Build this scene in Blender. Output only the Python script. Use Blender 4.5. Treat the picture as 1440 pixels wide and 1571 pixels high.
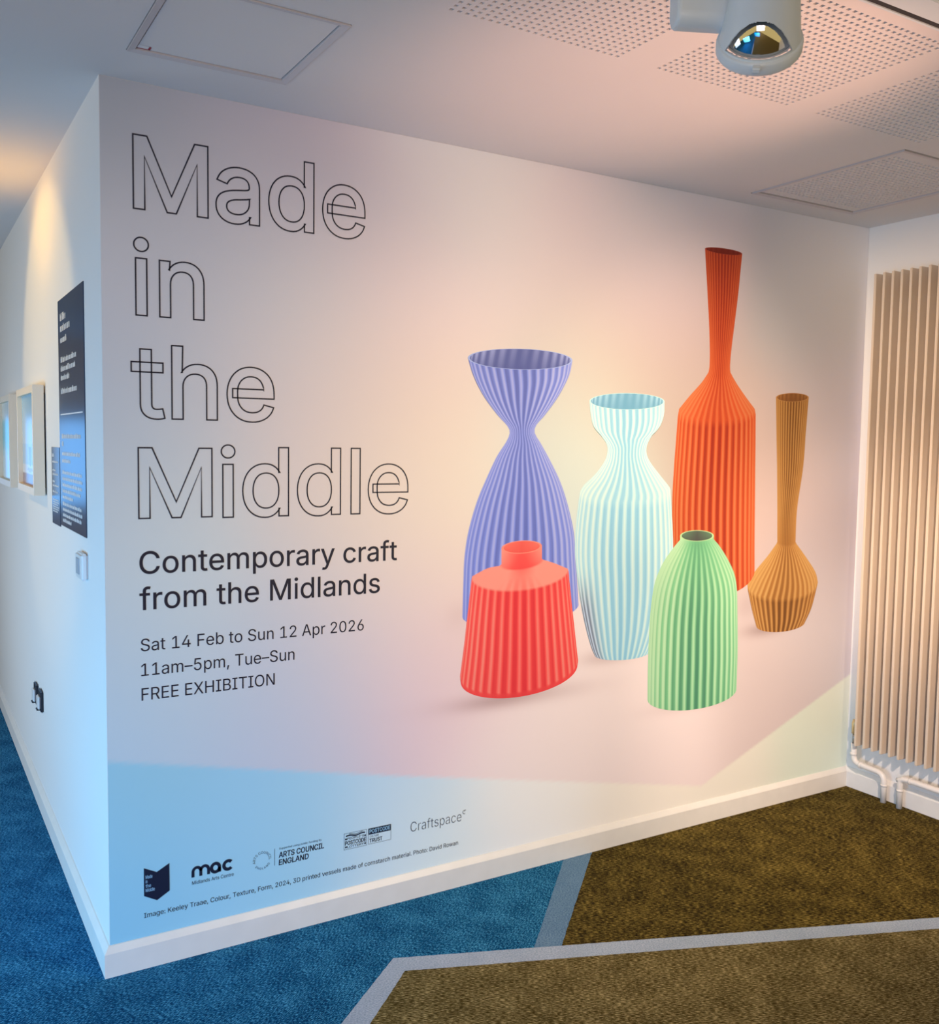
import bpy, bmesh, math, random
from mathutils import Vector, Matrix
from mathutils.geometry import delaunay_2d_cdt

# ------------------------------------------------------------------ scene, camera, light
for o in list(bpy.data.objects):
    bpy.data.objects.remove(o)
SC = bpy.context.scene
COL = SC.collection
ROOM_X = 3.4592          # length of the mural wall (m); it stands on y = 0 from x = 0
ROOM_Z = 2.7              # ceiling height (m)

cam = bpy.data.cameras.new('camera')
cam.sensor_fit = 'VERTICAL'
cam.sensor_height = 24.0
cam.lens = 24.0 * 1465.629 / 1571.0
cam.clip_start = 0.02
cam_ob = bpy.data.objects.new('camera', cam)
COL.objects.link(cam_ob)
cr = [[0.8578582, 0.024094, -0.5133214], [-0.5136876, 0.0679962, -0.8552786], [0.0142969, 0.9973946, 0.0707079]]
cam_ob.matrix_world = Matrix.Translation([-0.52804, -2.9951, 1.64984]) @ Matrix([r + [0] for r in cr] + [[0, 0, 0, 1]])
SC.camera = cam_ob

SC.view_settings.view_transform = 'Standard'
SC.view_settings.look = 'None'
SC.view_settings.gamma = 1.0
SC.view_settings.use_curve_mapping = False
SC.view_settings.exposure = 0.0

world = bpy.data.worlds.new('world')
SC.world = world
world.use_nodes = True
bg = world.node_tree.nodes['Background']
bg.inputs['Color'].default_value = (1.000, 0.745, 0.291, 1)
bg.inputs['Strength'].default_value = 0.550


def aim(ob, target):
    d = Vector(target) - ob.location
    ob.rotation_euler = d.to_track_quat('-Z', 'Y').to_euler()


def area(name, loc, target, sx, sy, power, color, spread=180):
    l = bpy.data.lights.new(name, 'AREA')
    l.shape = 'RECTANGLE'
    l.size, l.size_y = sx, sy
    l.energy, l.color = power, color
    l.spread = math.radians(spread)
    o = bpy.data.objects.new(name, l)
    COL.objects.link(o)
    o.location = loc
    aim(o, target)
    return o


def spot(name, loc, target, power, color, angle, blend, radius=0.04):
    l = bpy.data.lights.new(name, 'SPOT')
    l.energy, l.color = power, color
    l.spot_size, l.spot_blend, l.shadow_soft_size = math.radians(angle), blend, radius
    o = bpy.data.objects.new(name, l)
    COL.objects.link(o)
    o.location = loc
    aim(o, target)
    return o


# daylight from the windows on the left of the hall (low, blue) and at the corridor's end
area('window_daylight', (-2.4, -0.9, 0.55), (0.0, 0.0, 0.30), 1.6, 0.9, 27.2, (0.094, 0.558, 1.000), 110)
area('corridor_window_daylight', (-1.2, 7.8, 1.4), (-0.6, 0.0, 1.2), 2.0, 0.9, 15, (0.14, 0.46, 1.0))
# two unseen fills added left of the camera, then daylight in the corridor
area('hall_fill_light', (-2.6, -4.8, 1.3), (2.0, 0.0, 0.8), 2.4, 1.8, 54.4, (1.000, 0.838, 0.887))
area('low_blue_fill', (-1.9, -3.2, 0.55), (0.3, 0.0, 0.25), 1.2, 0.7, 9.0, (0.000, 0.278, 1.000), 100)
area('corridor_side_daylight', (-2.6, 2.2, 1.0), (0.0, 1.8, 0.8), 2.4, 1.4, 16.1, (0.653, 0.817, 1.000), 120)
# warm track lamps along the ceiling track, aimed at the mural and the radiator
spot('track_lamp_light', (2.3, -2.6, 2.55), (1.75, 0.0, 1.0), 295.8, (1.000, 0.781, 0.514), 72, 1.0)
spot('track_lamp_light', (-0.90, -1.60, 2.45), (3.46, -0.12, 1.60), 644, (1.000, 0.696, 0.409), 30, 1.0)
spot('track_lamp_light', (1.35, -2.3, 2.40), (3.44, -0.2, 0.30), 337.5, (1.000, 0.760, 0.593), 50, 1.0)
# unseen warm fill added at the right to brighten the ceiling boards
spot('ceiling_warm_fill', (1.7, -2.2, 1.0), (1.42, -0.95, 2.7), 157.5, (1.000, 0.533, 0.353), 46, 1.0, 0.1)
# warm lamp above the pictures in the corridor
spot('corridor_lamp_light', (-1.05, 1.30, 2.45), (0.0, 1.25, 1.98), 22, (1.0, 0.68, 0.24), 76, 0.3, 0.03)
spot('corridor_glow_fill', (-0.55, 1.25, 2.2), (-0.28, 1.2, 2.7), 11.1, (1.000, 0.460, 0.009), 120, 1.0, 0.08)  # added fill for the warm glow on the ceiling


# ------------------------------------------------------------------ helpers
def srgb(r, g, b):
    def f(c):
        c /= 255.0
        return c / 12.92 if c <= 0.04045 else ((c + 0.055) / 1.055) ** 2.4
    return (f(r), f(g), f(b), 1.0)


def mat(name, color, rough=0.6, metal=0.0, noise=0.0, nscale=20.0, bump=0.0, bscale=60.0, spec=0.5, coat=0.0):
    m = bpy.data.materials.new(name)
    m.use_nodes = True
    nt = m.node_tree
    b = nt.nodes['Principled BSDF']
    b.inputs['Base Color'].default_value = color
    b.inputs['Roughness'].default_value = rough
    b.inputs['Metallic'].default_value = metal
    b.inputs['Specular IOR Level'].default_value = spec
    b.inputs['Coat Weight'].default_value = coat
    tc = nt.nodes.new('ShaderNodeTexCoord')
    if noise > 0:
        n = nt.nodes.new('ShaderNodeTexNoise')
        n.inputs['Scale'].default_value = nscale
        n.inputs['Detail'].default_value = 4
        nt.links.new(tc.outputs['Object'], n.inputs['Vector'])
        mx = nt.nodes.new('ShaderNodeMix')
        mx.data_type = 'RGBA'
        mx.inputs[6].default_value = tuple(c * (1 - noise) for c in color[:3]) + (1,)
        mx.inputs[7].default_value = tuple(min(1, c * (1 + noise)) for c in color[:3]) + (1,)
        nt.links.new(n.outputs['Fac'], mx.inputs['Factor'])
        nt.links.new(mx.outputs[2], b.inputs['Base Color'])
    if bump > 0:
        n2 = nt.nodes.new('ShaderNodeTexNoise')
        n2.inputs['Scale'].default_value = bscale
        n2.inputs['Detail'].default_value = 3
        nt.links.new(tc.outputs['Object'], n2.inputs['Vector'])
        bp = nt.nodes.new('ShaderNodeBump')
        bp.inputs['Strength'].default_value = bump
        bp.inputs['Distance'].default_value = 0.004
        nt.links.new(n2.outputs['Fac'], bp.inputs['Height'])
        nt.links.new(bp.outputs['Normal'], b.inputs['Normal'])
    return m


def print_mat(name, rough=0.55):
    """printed vinyl: the ink colour is stored per vertex"""
    m = bpy.data.materials.new(name)
    m.use_nodes = True
    nt = m.node_tree
    b = nt.nodes['Principled BSDF']
    a = nt.nodes.new('ShaderNodeAttribute')
    a.attribute_name = 'ink'
    nt.links.new(a.outputs['Color'], b.inputs['Base Color'])
    b.inputs['Roughness'].default_value = rough
    b.inputs['Specular IOR Level'].default_value = 0.25
    return m


def carpet_mat(name, dark, mid, light, angle, sx, sy, lo=0.39, hi=0.63):
    """flecked loop-pile carpet; streaks run along `angle`"""
    m = bpy.data.materials.new(name)
    m.use_nodes = True
    nt = m.node_tree
    N, K = nt.nodes, nt.links
    b = N['Principled BSDF']
    b.inputs['Roughness'].default_value = 0.95
    b.inputs['Specular IOR Level'].default_value = 0.1
    tc = N.new('ShaderNodeTexCoord')
    mp = N.new('ShaderNodeMapping')
    mp.vector_type = 'TEXTURE'
    mp.inputs['Rotation'].default_value = (0, 0, angle)
    mp.inputs['Scale'].default_value = (sx, sy, 0.01)
    K.new(tc.outputs['Object'], mp.inputs['Vector'])
    n = N.new('ShaderNodeTexNoise')
    n.inputs['Scale'].default_value = 1.0
    n.inputs['Detail'].default_value = 2.5
    n.inputs['Roughness'].default_value = 0.6
    K.new(mp.outputs['Vector'], n.inputs['Vector'])
    big = N.new('ShaderNodeTexNoise')
    big.inputs['Scale'].default_value = 9.0
    big.inputs['Detail'].default_value = 5.0
    K.new(tc.outputs['Object'], big.inputs['Vector'])
    ad = N.new('ShaderNodeMath')
    ad.operation = 'MULTIPLY_ADD'
    K.new(big.outputs['Fac'], ad.inputs[0])
    ad.inputs[1].default_value = 0.18
    K.new(n.outputs['Fac'], ad.inputs[2])
    sb = N.new('ShaderNodeMath')
    sb.operation = 'SUBTRACT'
    K.new(ad.outputs[0], sb.inputs[0])
    sb.inputs[1].default_value = 0.09
    cr_ = N.new('ShaderNodeValToRGB')
    e = cr_.color_ramp.elements
    e[0].position, e[0].color = lo, dark
    e[1].position, e[1].color = hi, light
    e2 = e.new((lo + hi) / 2)
    e2.color = mid
    K.new(sb.outputs[0], cr_.inputs['Fac'])
    K.new(cr_.outputs['Color'], b.inputs['Base Color'])
    bp = N.new('ShaderNodeBump')
    bp.inputs['Strength'].default_value = 0.5
    bp.inputs['Distance'].default_value = 0.004
    K.new(n.outputs['Fac'], bp.inputs['Height'])
    K.new(bp.outputs['Normal'], b.inputs['Normal'])
    return m


class MB:
    """collects shapes; build() links them as ONE mesh object"""
    def __init__(self):
        self.v, self.f, self.mi, self.c, self.sm = [], [], [], [], []

    def vert(self, co, col=None):
        self.v.append(tuple(co))
        self.c.append(col or (1, 1, 1, 1))
        return len(self.v) - 1

    def face(self, idx, mi=0, smooth=False):
        self.f.append(tuple(idx))
        self.mi.append(mi)
        self.sm.append(smooth)

    def quad(self, a, b, c, d, mi=0):
        self.face([self.vert(q) for q in (a, b, c, d)], mi)

    def box(self, lo, hi, mi=0, bevel=0.0):
        bm = bmesh.new()
        bmesh.ops.create_cube(bm, size=1)
        for v in bm.verts:
            for k in range(3):
                v.co[k] = (lo[k] + hi[k]) / 2 + v.co[k] * (hi[k] - lo[k])
        if bevel > 0:
            bmesh.ops.bevel(bm, geom=bm.edges[:], offset=bevel, segments=3, affect='EDGES')
        self.add_bm(bm, mi, False)

    def add_bm(self, bm, mi=0, smooth=False):
        base = len(self.v)
        bm.verts.index_update()
        for v in bm.verts:
            self.vert(v.co)
        for f in bm.faces:
            self.face([base + v.index for v in f.verts], mi, smooth)
        bm.free()

    def prism(self, outline, axis, a, b, mi=0):
        """extrude a closed 2-D outline along x / y / z from a to b"""
        def put(u, w, t):
            return {'x': (t, u, w), 'y': (u, t, w), 'z': (u, w, t)}[axis]
        A = [self.vert(put(u, w, a)) for u, w in outline]
        B = [self.vert(put(u, w, b)) for u, w in outline]
        n = len(outline)
        for i in range(n):
            j = (i + 1) % n
            self.face([A[i], A[j], B[j], B[i]], mi)
        self.face(A[::-1], mi)
        self.face(B, mi)

    def lathe(self, prof, n=48, mi=0, M=None, skip=None):
        """spin (radius, height) points about +Z"""
        rows = []
        for r, h in prof:
            if r < 1e-6:
                co = Vector((0, 0, h))
                rows.append([self.vert(M @ co if M else co)] * n)
                continue
            row = []
            for i in range(n):
                a = 2 * math.pi * i / n
                co = Vector((r * math.cos(a), r * math.sin(a), h))
                row.append(self.vert(M @ co if M else co))
            rows.append(row)
        for k in range(len(rows) - 1):
            for i in range(n):
                j = (i + 1) % n
                if skip and skip(k, i):
                    continue
                q = [rows[k][i], rows[k][j], rows[k + 1][j], rows[k + 1][i]]
                q = list(dict.fromkeys(q))
                if len(q) > 2:
                    self.face(q, mi, True)

    def tube(self, pts, r, n=16, mi=0, caps=True):
        P = [Vector(q) for q in pts]
        rows = []
        prev = None
        for i, q in enumerate(P):
            t = (P[min(i + 1, len(P) - 1)] - P[max(i - 1, 0)]).normalized()
            if prev is None:
                u = t.orthogonal().normalized()
            else:
                u = (prev - t * prev.dot(t)).normalized()
            prev = u
            w = t.cross(u)
            rr = r[i] if isinstance(r, (list, tuple)) else r
            rows.append([self.vert(q + (u * math.cos(2 * math.pi * k / n) + w * math.sin(2 * math.pi * k / n)) * rr) for k in range(n)])
        for a, b in zip(rows, rows[1:]):
            for k in range(n):
                j = (k + 1) % n
                self.face([a[k], a[j], b[j], b[k]], mi, True)
        if caps:
            self.face(rows[0][::-1], mi)
            self.face(rows[-1], mi)

    def build(self, name, mats, parent=None, ink=False, fix=True):
        me = bpy.data.meshes.new(name)
        me.from_pydata(self.v, [], self.f)
        if not isinstance(mats, (list, tuple)):
            mats = [mats]
        for m in mats:
            me.materials.append(m)
        me.polygons.foreach_set('material_index', self.mi)
        me.polygons.foreach_set('use_smooth', self.sm)
        if ink:
            a = me.color_attributes.new('ink', 'FLOAT_COLOR', 'POINT')
            a.data.foreach_set('color', [x for c in self.c for x in c])
        if fix:
            bm = bmesh.new()
            bm.from_mesh(me)
            bmesh.ops.recalc_face_normals(bm, faces=bm.faces[:])
            bm.to_mesh(me)
            bm.free()
        me.update()
        o = bpy.data.objects.new(name, me)
        COL.objects.link(o)
        if parent:
            o.parent = parent
            o.matrix_parent_inverse = Matrix.Translation(-parent.location) if parent.type == 'EMPTY' else Matrix()
        return o


def tag(o, label=None, cat=None, group=None, kind=None):
    if label: o['label'] = label
    if cat: o['category'] = cat
    if group: o['group'] = group
    if kind: o['kind'] = kind
    return o


def thing(name, loc, label, cat, group=None):
    o = bpy.data.objects.new(name, None)
    o.empty_display_size = 0.05
    COL.objects.link(o)
    o.location = loc
    return tag(o, label, cat, group)


def smooth(t):
    t = max(0.0, min(1.0, t))
    return t * t * (3 - 2 * t)


def mix(a, b, t):
    return tuple(x + (y - x) * t for x, y in zip(a, b))


# ------------------------------------------------------------------ materials
WHITE = mat('white_wall_paint', (0.80, 0.79, 0.78, 1), 0.75, bump=0.08, bscale=90, spec=0.3)
CEIL = mat('ceiling_paint', (0.74, 0.72, 0.71, 1), 0.85, noise=0.02, nscale=3, spec=0.2)
VOID = mat('dark_ceiling_void', (0.02, 0.018, 0.018, 1), 0.9)
SKIRT = mat('skirting_gloss_paint', (0.80, 0.78, 0.75, 1), 0.42, noise=0.06, nscale=14, bump=0.06, bscale=40)
INK = print_mat('printed_vinyl')
NAVY = mat('navy_lettering_vinyl', srgb(14, 18, 44), 0.5)
NAVYLOGO = mat('navy_logo_ink', srgb(8, 22, 52), 0.5)
PALEINK = mat('pale_logo_ink', srgb(150, 200, 235), 0.5)
RADPAINT = mat('radiator_cream_enamel', (0.68, 0.57, 0.46, 1), 0.35, noise=0.03, nscale=6)
PIPE = mat('pipe_white_paint', (0.82, 0.78, 0.74, 1), 0.35)
GREYMETAL = mat('grey_painted_metal', (0.66, 0.75, 0.80, 1), 0.4, noise=0.03, nscale=30)
TRACKMETAL = mat('pale_grey_track_paint', (0.66, 0.76, 0.82, 1), 0.4)
DARKMETAL = mat('dark_slot_metal', (0.012, 0.012, 0.02, 1), 0.5)
CHROME = mat('polished_reflector', (0.85, 0.85, 0.86, 1), 0.06, metal=1.0)
BRASS = mat('aged_brass', (0.75, 0.55, 0.28, 1), 0.4, metal=0.4)
STEEL = mat('dull_steel', (0.35, 0.36, 0.38, 1), 0.35, metal=0.9)
FRAMEPAINT = mat('cream_frame_paint', (0.86, 0.74, 0.58, 1), 0.45)
PANEL = mat('slate_blue_vinyl', srgb(30, 48, 74), 0.22, spec=0.4)
PANELTEXT = mat('white_panel_text', (0.8, 0.82, 0.85, 1), 0.5)
BLACK = mat('black_plastic', (0.012, 0.016, 0.028, 1), 0.4)
PLASTIC = mat('white_plastic', (0.80, 0.80, 0.80, 1), 0.35)
GREYPLASTIC = mat('grey_plastic', (0.42, 0.46, 0.52, 1), 0.4)
RED = mat('red_sticker_ink', srgb(170, 30, 60), 0.5)
HATCHTRIM = mat('hatch_trim_paint', (0.60, 0.57, 0.58, 1), 0.6)
BLUECARPET = carpet_mat('blue_carpet', srgb(0, 50, 92), srgb(0, 88, 134), srgb(84, 168, 212), 0.35, 0.010, 0.0030)
GREYCARPET = carpet_mat('grey_carpet', srgb(150, 166, 186), srgb(167, 182, 201), srgb(186, 198, 214), -0.54, 0.006, 0.004)
SHORTBANDCARPET = carpet_mat('short_band_carpet', srgb(80, 114, 146), srgb(98, 132, 162), srgb(122, 154, 182), -0.54, 0.006, 0.004)  # darker, bluer tone of the grey carpet, on the short band
DARKCARPET = carpet_mat('dark_olive_carpet', srgb(22, 16, 0), srgb(56, 45, 6), srgb(150, 130, 64), -0.54, 0.017, 0.0028)
OLIVECARPET = carpet_mat('olive_carpet', srgb(60, 50, 16), srgb(98, 86, 48), srgb(174, 158, 110), -0.54, 0.015, 0.0028)

# ------------------------------------------------------------------ the setting
X0, X1, Y0, Y1 = -4.6, ROOM_X, -5.0, 8.0


def build_floor():
    """one carpet with inlaid zones, cut where the colours meet"""
    rnd = random.Random(3)
    s1a, s1b = (1.8377,-0.0429), (1.3267,-0.5411)          # right edge of the short grey band
    s1c, s1d = (1.7023,-0.0366), (1.2403,-0.5066)          # left edge
    k1, k2 = (0.8024,-0.3423), (0.8014,-0.4270)          # outer / inner corner of the long band
    e1, e2 = (2.6042,-1.0502), (2.5306,-1.0979)      # where it leaves on the right
    d1, d2 = (0.5184,-0.5825), (0.5891,-0.6228)            # where it leaves below

    def ext(a, b, t):
        return (a[0] + (b[0] - a[0]) * t, a[1] + (b[1] - a[1]) * t)
    E1, E2 = ext(k1, e1, 1.6), ext(k2, e2, 1.6)
    D1, D2 = ext(k1, d1, 8), ext(k2, d2, 8)
    T1, T2 = ext(s1d, s1c, 12), ext(s1b, s1a, 12)
    B1, B2 = ext(s1c, s1d, 1.12), ext(s1a, s1b, 1.12)
    verts, edges = [], []

    def poly(pts, rough=0.0012):
        out = []
        for a, b in zip(pts, pts[1:]):
            n = max(1, int(math.dist(a, b) / 0.012)) if math.dist(a, b) < 4 else 400
            for i in range(n):
                t = i / n
                j = rough if i else 0
                out.append((a[0] + (b[0] - a[0]) * t + rnd.uniform(-j, j), a[1] + (b[1] - a[1]) * t + rnd.uniform(-j, j)))
        out.append(pts[-1])
        base = len(verts)
        verts.extend(out)
        edges.extend((base + i, base + i + 1) for i in range(len(out) - 1))
    box = [(X0, Y0), (X1, Y0), (X1, Y1), (X0, Y1)]
    verts.extend(box)
    edges.extend([(0, 1), (1, 2), (2, 3), (3, 0)])
    poly([E1, k1, D1])
    poly([E2, k2, D2])
    poly([T1, B1])
    poly([T2, B2])
    r = delaunay_2d_cdt([Vector(q) for q in verts], edges, [], 1, 1e-5)

    def side(a, b, q):
        return (b[0] - a[0]) * (q[1] - a[1]) - (b[1] - a[1]) * (q[0] - a[0])

    def zone(q):
        # inside the long band's two polylines?
        in_outer = side(E1, k1, q) > 0 and side(k1, D1, q) > 0
        in_inner = side(E2, k2, q) > 0 and side(k2, D2, q) > 0
        if in_inner: return 3
        if in_outer: return 1
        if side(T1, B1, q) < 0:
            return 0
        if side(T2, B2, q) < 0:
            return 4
        return 2
    m = MB()
    for q in r[0]:
        m.vert((q[0], q[1], 0))
    for f in r[2]:
        c = sum((r[0][i] for i in f), Vector((0, 0))) / len(f)
        if X0 < c.x < X1 and Y0 < c.y < Y1:
            m.face(f, zone(c))
    o = m.build('floor', [BLUECARPET, GREYCARPET, DARKCARPET, OLIVECARPET, SHORTBANDCARPET])
    # normals up
    if o.data.polygons[0].normal.z < 0:
        o.data.flip_normals()
    return tag(o, kind='structure')


floor = build_floor()

m = MB(); m.box((0, 0, 0), (ROOM_X, 0.12, ROOM_Z)); tag(m.build('wall_front', WHITE), kind='structure')
m = MB(); m.box((0, 0.12, 0), (0.12, Y1, ROOM_Z)); tag(m.build('wall_left', WHITE), kind='structure')
m = MB(); m.box((ROOM_X, Y0, 0), (ROOM_X + 0.12, 0.12, ROOM_Z)); tag(m.build('wall_right', WHITE), kind='structure')

m = MB(); m.box((X0, Y1 + 0.0005, 0), (0.12, Y1 + 0.1, ROOM_Z)); tag(m.build('wall_end', WHITE), kind='structure')

SK, ST = 0.0945, 0.018
prof = [(0, 0), (ST, 0), (ST, SK - 0.020), (ST - 0.004, SK - 0.014), (0.004, SK - 0.001), (0, SK)]


def skirting(path, names):
    """sweep the skirting profile along a floor path, mitred at the corners; one object per wall"""
    n = len(path)
    rows = []
    for i, q in enumerate(path):
        a = Vector(path[max(i - 1, 0)]); b = Vector(path[min(i + 1, n - 1)]); q = Vector(q)
        d0 = (q - a).normalized() if i else (b - q).normalized()
        d1 = (b - q).normalized() if i < n - 1 else d0
        n0, n1 = Vector((d0.y, -d0.x)), Vector((d1.y, -d1.x))
        nn = (n0 + n1).normalized()
        k = 1 / max(0.3, nn.dot(n0))
        rows.append([(q.x + nn.x * k * u, q.y + nn.y * k * u, w) for u, w in prof])
    for nm, a, b in zip(names, rows, rows[1:]):
        m = MB()
        A, B = [m.vert(c) for c in a], [m.vert(c) for c in b]
        for j in range(len(prof)):
            l = (j + 1) % len(prof)
            m.face([A[j], A[l], B[l], B[j]])
        m.face(A); m.face(B[::-1])
        tag(m.build(nm, SKIRT), kind='structure')


skirting([(0, Y1), (0, 0), (ROOM_X, 0), (ROOM_X, Y0)], ('baseboard_left', 'baseboard_front', 'baseboard_right'))

# ceiling: plain board with openings for the perforated fields and the two hatches
PITCH, HOLE, NH = 0.0224, 0.0104, 24
FW = PITCH * (NH - 1) + HOLE + 0.006
fields = []
for fx in (0.644, 1.3085, 1.967, 2.627):
    fields.append((fx, -0.902 - FW))
hatch_plain = (0.031, -0.700, 0.483, -0.226)
hatch_perf = (2.520, -0.836, 3.162, -0.130)


def cut_sheet(m, outer, openings, z, mi=0):
    xs = sorted({outer[0], outer[2]} | {v for o in openings for v in (o[0], o[2])})
    ys = sorted({outer[1], outer[3]} | {v for o in openings for v in (o[1], o[3])})
    for xa, xb in zip(xs, xs[1:]):
        for ya, yb in zip(ys, ys[1:]):
            cx, cy = (xa + xb) / 2, (ya + yb) / 2
            if any(o[0] < cx < o[2] and o[1] < cy < o[3] for o in openings):
                continue
            m.quad((xa, ya, z), (xa, yb, z), (xb, yb, z), (xb, ya, z), mi)


m = MB()
ops = [(x, y, x + FW, y + FW) for x, y in fields] + [hatch_plain, hatch_perf]
cut_sheet(m, (X0, Y0, X1 + 0.12, Y1), ops, ROOM_Z)
m.quad((X0, Y0, ROOM_Z + 0.10), (X1 + 0.12, Y0, ROOM_Z + 0.10), (X1 + 0.12, Y1, ROOM_Z + 0.10), (X0, Y1, ROOM_Z + 0.10), 1)
ceiling = tag(m.build('ceiling', [CEIL, VOID], fix=False), kind='structure')


def perforated(m, x, y, z, margin=0.003, n=NH, ny=None, pitch=PITCH, th=0.0065):
    """square-holed board: (x, y) is the low corner"""
    ny = ny or n
    lx, ly = pitch * (n - 1) + HOLE + 2 * margin, pitch * (ny - 1) + HOLE + 2 * margin
    xs = [0.0] + [v for i in range(n) for v in (margin + i * pitch, margin + i * pitch + HOLE)] + [lx]
    ys = [0.0] + [v for i in range(ny) for v in (margin + i * pitch, margin + i * pitch + HOLE)] + [ly]
    idx = [[m.vert((x + a, y + b, z)) for b in ys] for a in xs]
    top = [[m.vert((x + a, y + b, z + th)) for b in ys] for a in xs]
    for i in range(len(xs) - 1):
        for j in range(len(ys) - 1):
            if i % 2 == 1 and j % 2 == 1:
                q = [(i, j), (i + 1, j), (i + 1, j + 1), (i, j + 1)]
                for a, b in zip(q, q[1:] + q[:1]):
                    m.face([idx[a[0]][a[1]], idx[b[0]][b[1]], top[b[0]][b[1]], top[a[0]][a[1]]])
            else:
                m.face([idx[i][j], idx[i][j + 1], idx[i + 1][j + 1], idx[i + 1][j]])
    return lx, ly


for fx, fy in fields:
    m = MB()
    perforated(m, fx, fy, ROOM_Z)
    m.build('perforated_panel', CEIL, ceiling, fix=False)


def hatch(name, rect, label, perf):
    x0, y0, x1, y1 = rect
    t = thing(name, ((x0 + x1) / 2, (y0 + y1) / 2, ROOM_Z), label, 'ceiling hatch')
    w = 0.018
    e = 0.005 if perf else 0.0018          # shadow gap round the frame
    x0, y0, x1, y1 = x0 + e, y0 + e, x1 - e, y1 - e
    f = MB()
    # four mitred strips, standing a little proud of the board
    zz, zt = ROOM_Z - 0.004, ROOM_Z + 0.02
    o = [(x0, y0), (x1, y0), (x1, y1), (x0, y1)]
    i_ = [(x0 + w, y0 + w), (x1 - w, y0 + w), (x1 - w, y1 - w), (x0 + w, y1 - w)]
    O = [f.vert((a, b, zz)) for a, b in o]; I = [f.vert((a, b, zz + 0.003)) for a, b in i_]
    OT = [f.vert((a, b, zt)) for a, b in o]; IT = [f.vert((a, b, zt)) for a, b in i_]
    for k in range(4):
        j = (k + 1) % 4
        f.face([O[k], O[j], I[j], I[k]]); f.face([O[k], O[j], OT[j], OT[k]]); f.face([I[k], I[j], IT[j], IT[k]]); f.face([OT[k], OT[j], IT[j], IT[k]])
    f.build('hatch_frame', HATCHTRIM, t)
    g = 0.006 if perf else 0.004
    a, b, c, d = x0 + w + g, y0 + w + g, x1 - w - g, y1 - w - g
    pm = MB()
    z = ROOM_Z + 0.003
    if perf:
        n, ny = 24, 25
        lx, ly = PITCH * (n - 1) + HOLE + 0.006, PITCH * (ny - 1) + HOLE + 0.006
        px, py = (a + c) / 2 - lx / 2, (b + d) / 2 - ly / 2
        perforated(pm, px, py, z, n=n, ny=ny, th=0.004)
        cut_sheet(pm, (a, b, c, d), [(px, py, px + lx, py + ly)], z)
    else:
        pm.box((a, b, z), (c, d, z + 0.012))
    pm.build('hatch_panel', CEIL, t, fix=not perf)
    return t


h = hatch('access_hatch', hatch_plain, 'plain square ceiling access hatch with a pale lilac trim above the mural corner', False)
m = MB()
sx, sy = 0.0541,-0.2770
m.quad((sx, sy + 0.004, ROOM_Z + 0.0022), (sx, sy + 0.026, ROOM_Z + 0.0022), (sx + 0.034, sy + 0.026, ROOM_Z + 0.0022), (sx + 0.034, sy + 0.004, ROOM_Z + 0.0022), 0)
m.quad((sx + 0.028, sy + 0.004, ROOM_Z + 0.0018), (sx + 0.028, sy + 0.026, ROOM_Z + 0.0018), (sx + 0.034, sy + 0.026, ROOM_Z + 0.0018), (sx + 0.034, sy + 0.004, ROOM_Z + 0.0018), 1)
m.quad((sx, sy + 0.0225, ROOM_Z + 0.0018), (sx, sy + 0.026, ROOM_Z + 0.0018), (sx + 0.034, sy + 0.026, ROOM_Z + 0.0018), (sx + 0.034, sy + 0.0225, ROOM_Z + 0.0018), 1)
tag(m.build('sticker', [PLASTIC, RED], h), 'small red and white sticker')
hatch('access_hatch', hatch_perf, 'perforated ceiling access hatch in the corner above the radiator', True)

# ------------------------------------------------------------------ printed wall mural
# print gradient with leftover light and shade put in its colour: x, z, sRGB
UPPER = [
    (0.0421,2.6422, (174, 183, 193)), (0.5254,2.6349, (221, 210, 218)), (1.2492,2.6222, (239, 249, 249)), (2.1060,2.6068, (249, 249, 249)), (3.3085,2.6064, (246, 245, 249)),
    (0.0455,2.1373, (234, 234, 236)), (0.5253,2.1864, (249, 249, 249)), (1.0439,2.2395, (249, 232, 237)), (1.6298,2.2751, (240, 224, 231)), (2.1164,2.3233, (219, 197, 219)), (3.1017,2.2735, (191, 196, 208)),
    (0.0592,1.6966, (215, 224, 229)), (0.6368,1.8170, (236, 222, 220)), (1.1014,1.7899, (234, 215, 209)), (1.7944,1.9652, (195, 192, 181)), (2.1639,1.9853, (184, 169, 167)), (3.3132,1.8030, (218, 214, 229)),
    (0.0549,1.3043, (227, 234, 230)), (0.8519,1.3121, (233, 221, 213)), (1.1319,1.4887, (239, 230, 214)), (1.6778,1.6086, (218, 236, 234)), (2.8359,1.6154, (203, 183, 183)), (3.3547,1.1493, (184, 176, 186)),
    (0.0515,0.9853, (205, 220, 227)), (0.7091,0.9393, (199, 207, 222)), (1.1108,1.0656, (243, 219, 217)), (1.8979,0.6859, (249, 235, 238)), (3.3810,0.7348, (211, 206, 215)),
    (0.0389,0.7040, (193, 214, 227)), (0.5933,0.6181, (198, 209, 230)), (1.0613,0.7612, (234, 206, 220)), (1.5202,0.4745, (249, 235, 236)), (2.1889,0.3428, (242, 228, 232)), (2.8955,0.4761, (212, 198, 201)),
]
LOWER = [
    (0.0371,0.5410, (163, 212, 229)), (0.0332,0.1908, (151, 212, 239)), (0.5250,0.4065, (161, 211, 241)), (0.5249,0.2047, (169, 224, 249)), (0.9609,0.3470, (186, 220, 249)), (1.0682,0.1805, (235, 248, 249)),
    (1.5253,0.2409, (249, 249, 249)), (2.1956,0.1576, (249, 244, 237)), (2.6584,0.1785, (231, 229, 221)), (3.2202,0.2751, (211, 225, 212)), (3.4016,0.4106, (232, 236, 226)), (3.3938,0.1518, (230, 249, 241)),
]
EDGE = [(0.0063,0.6706), (0.9598,0.4664), (2.4791,0.1618), (3.4463,0.5477)]
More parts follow.
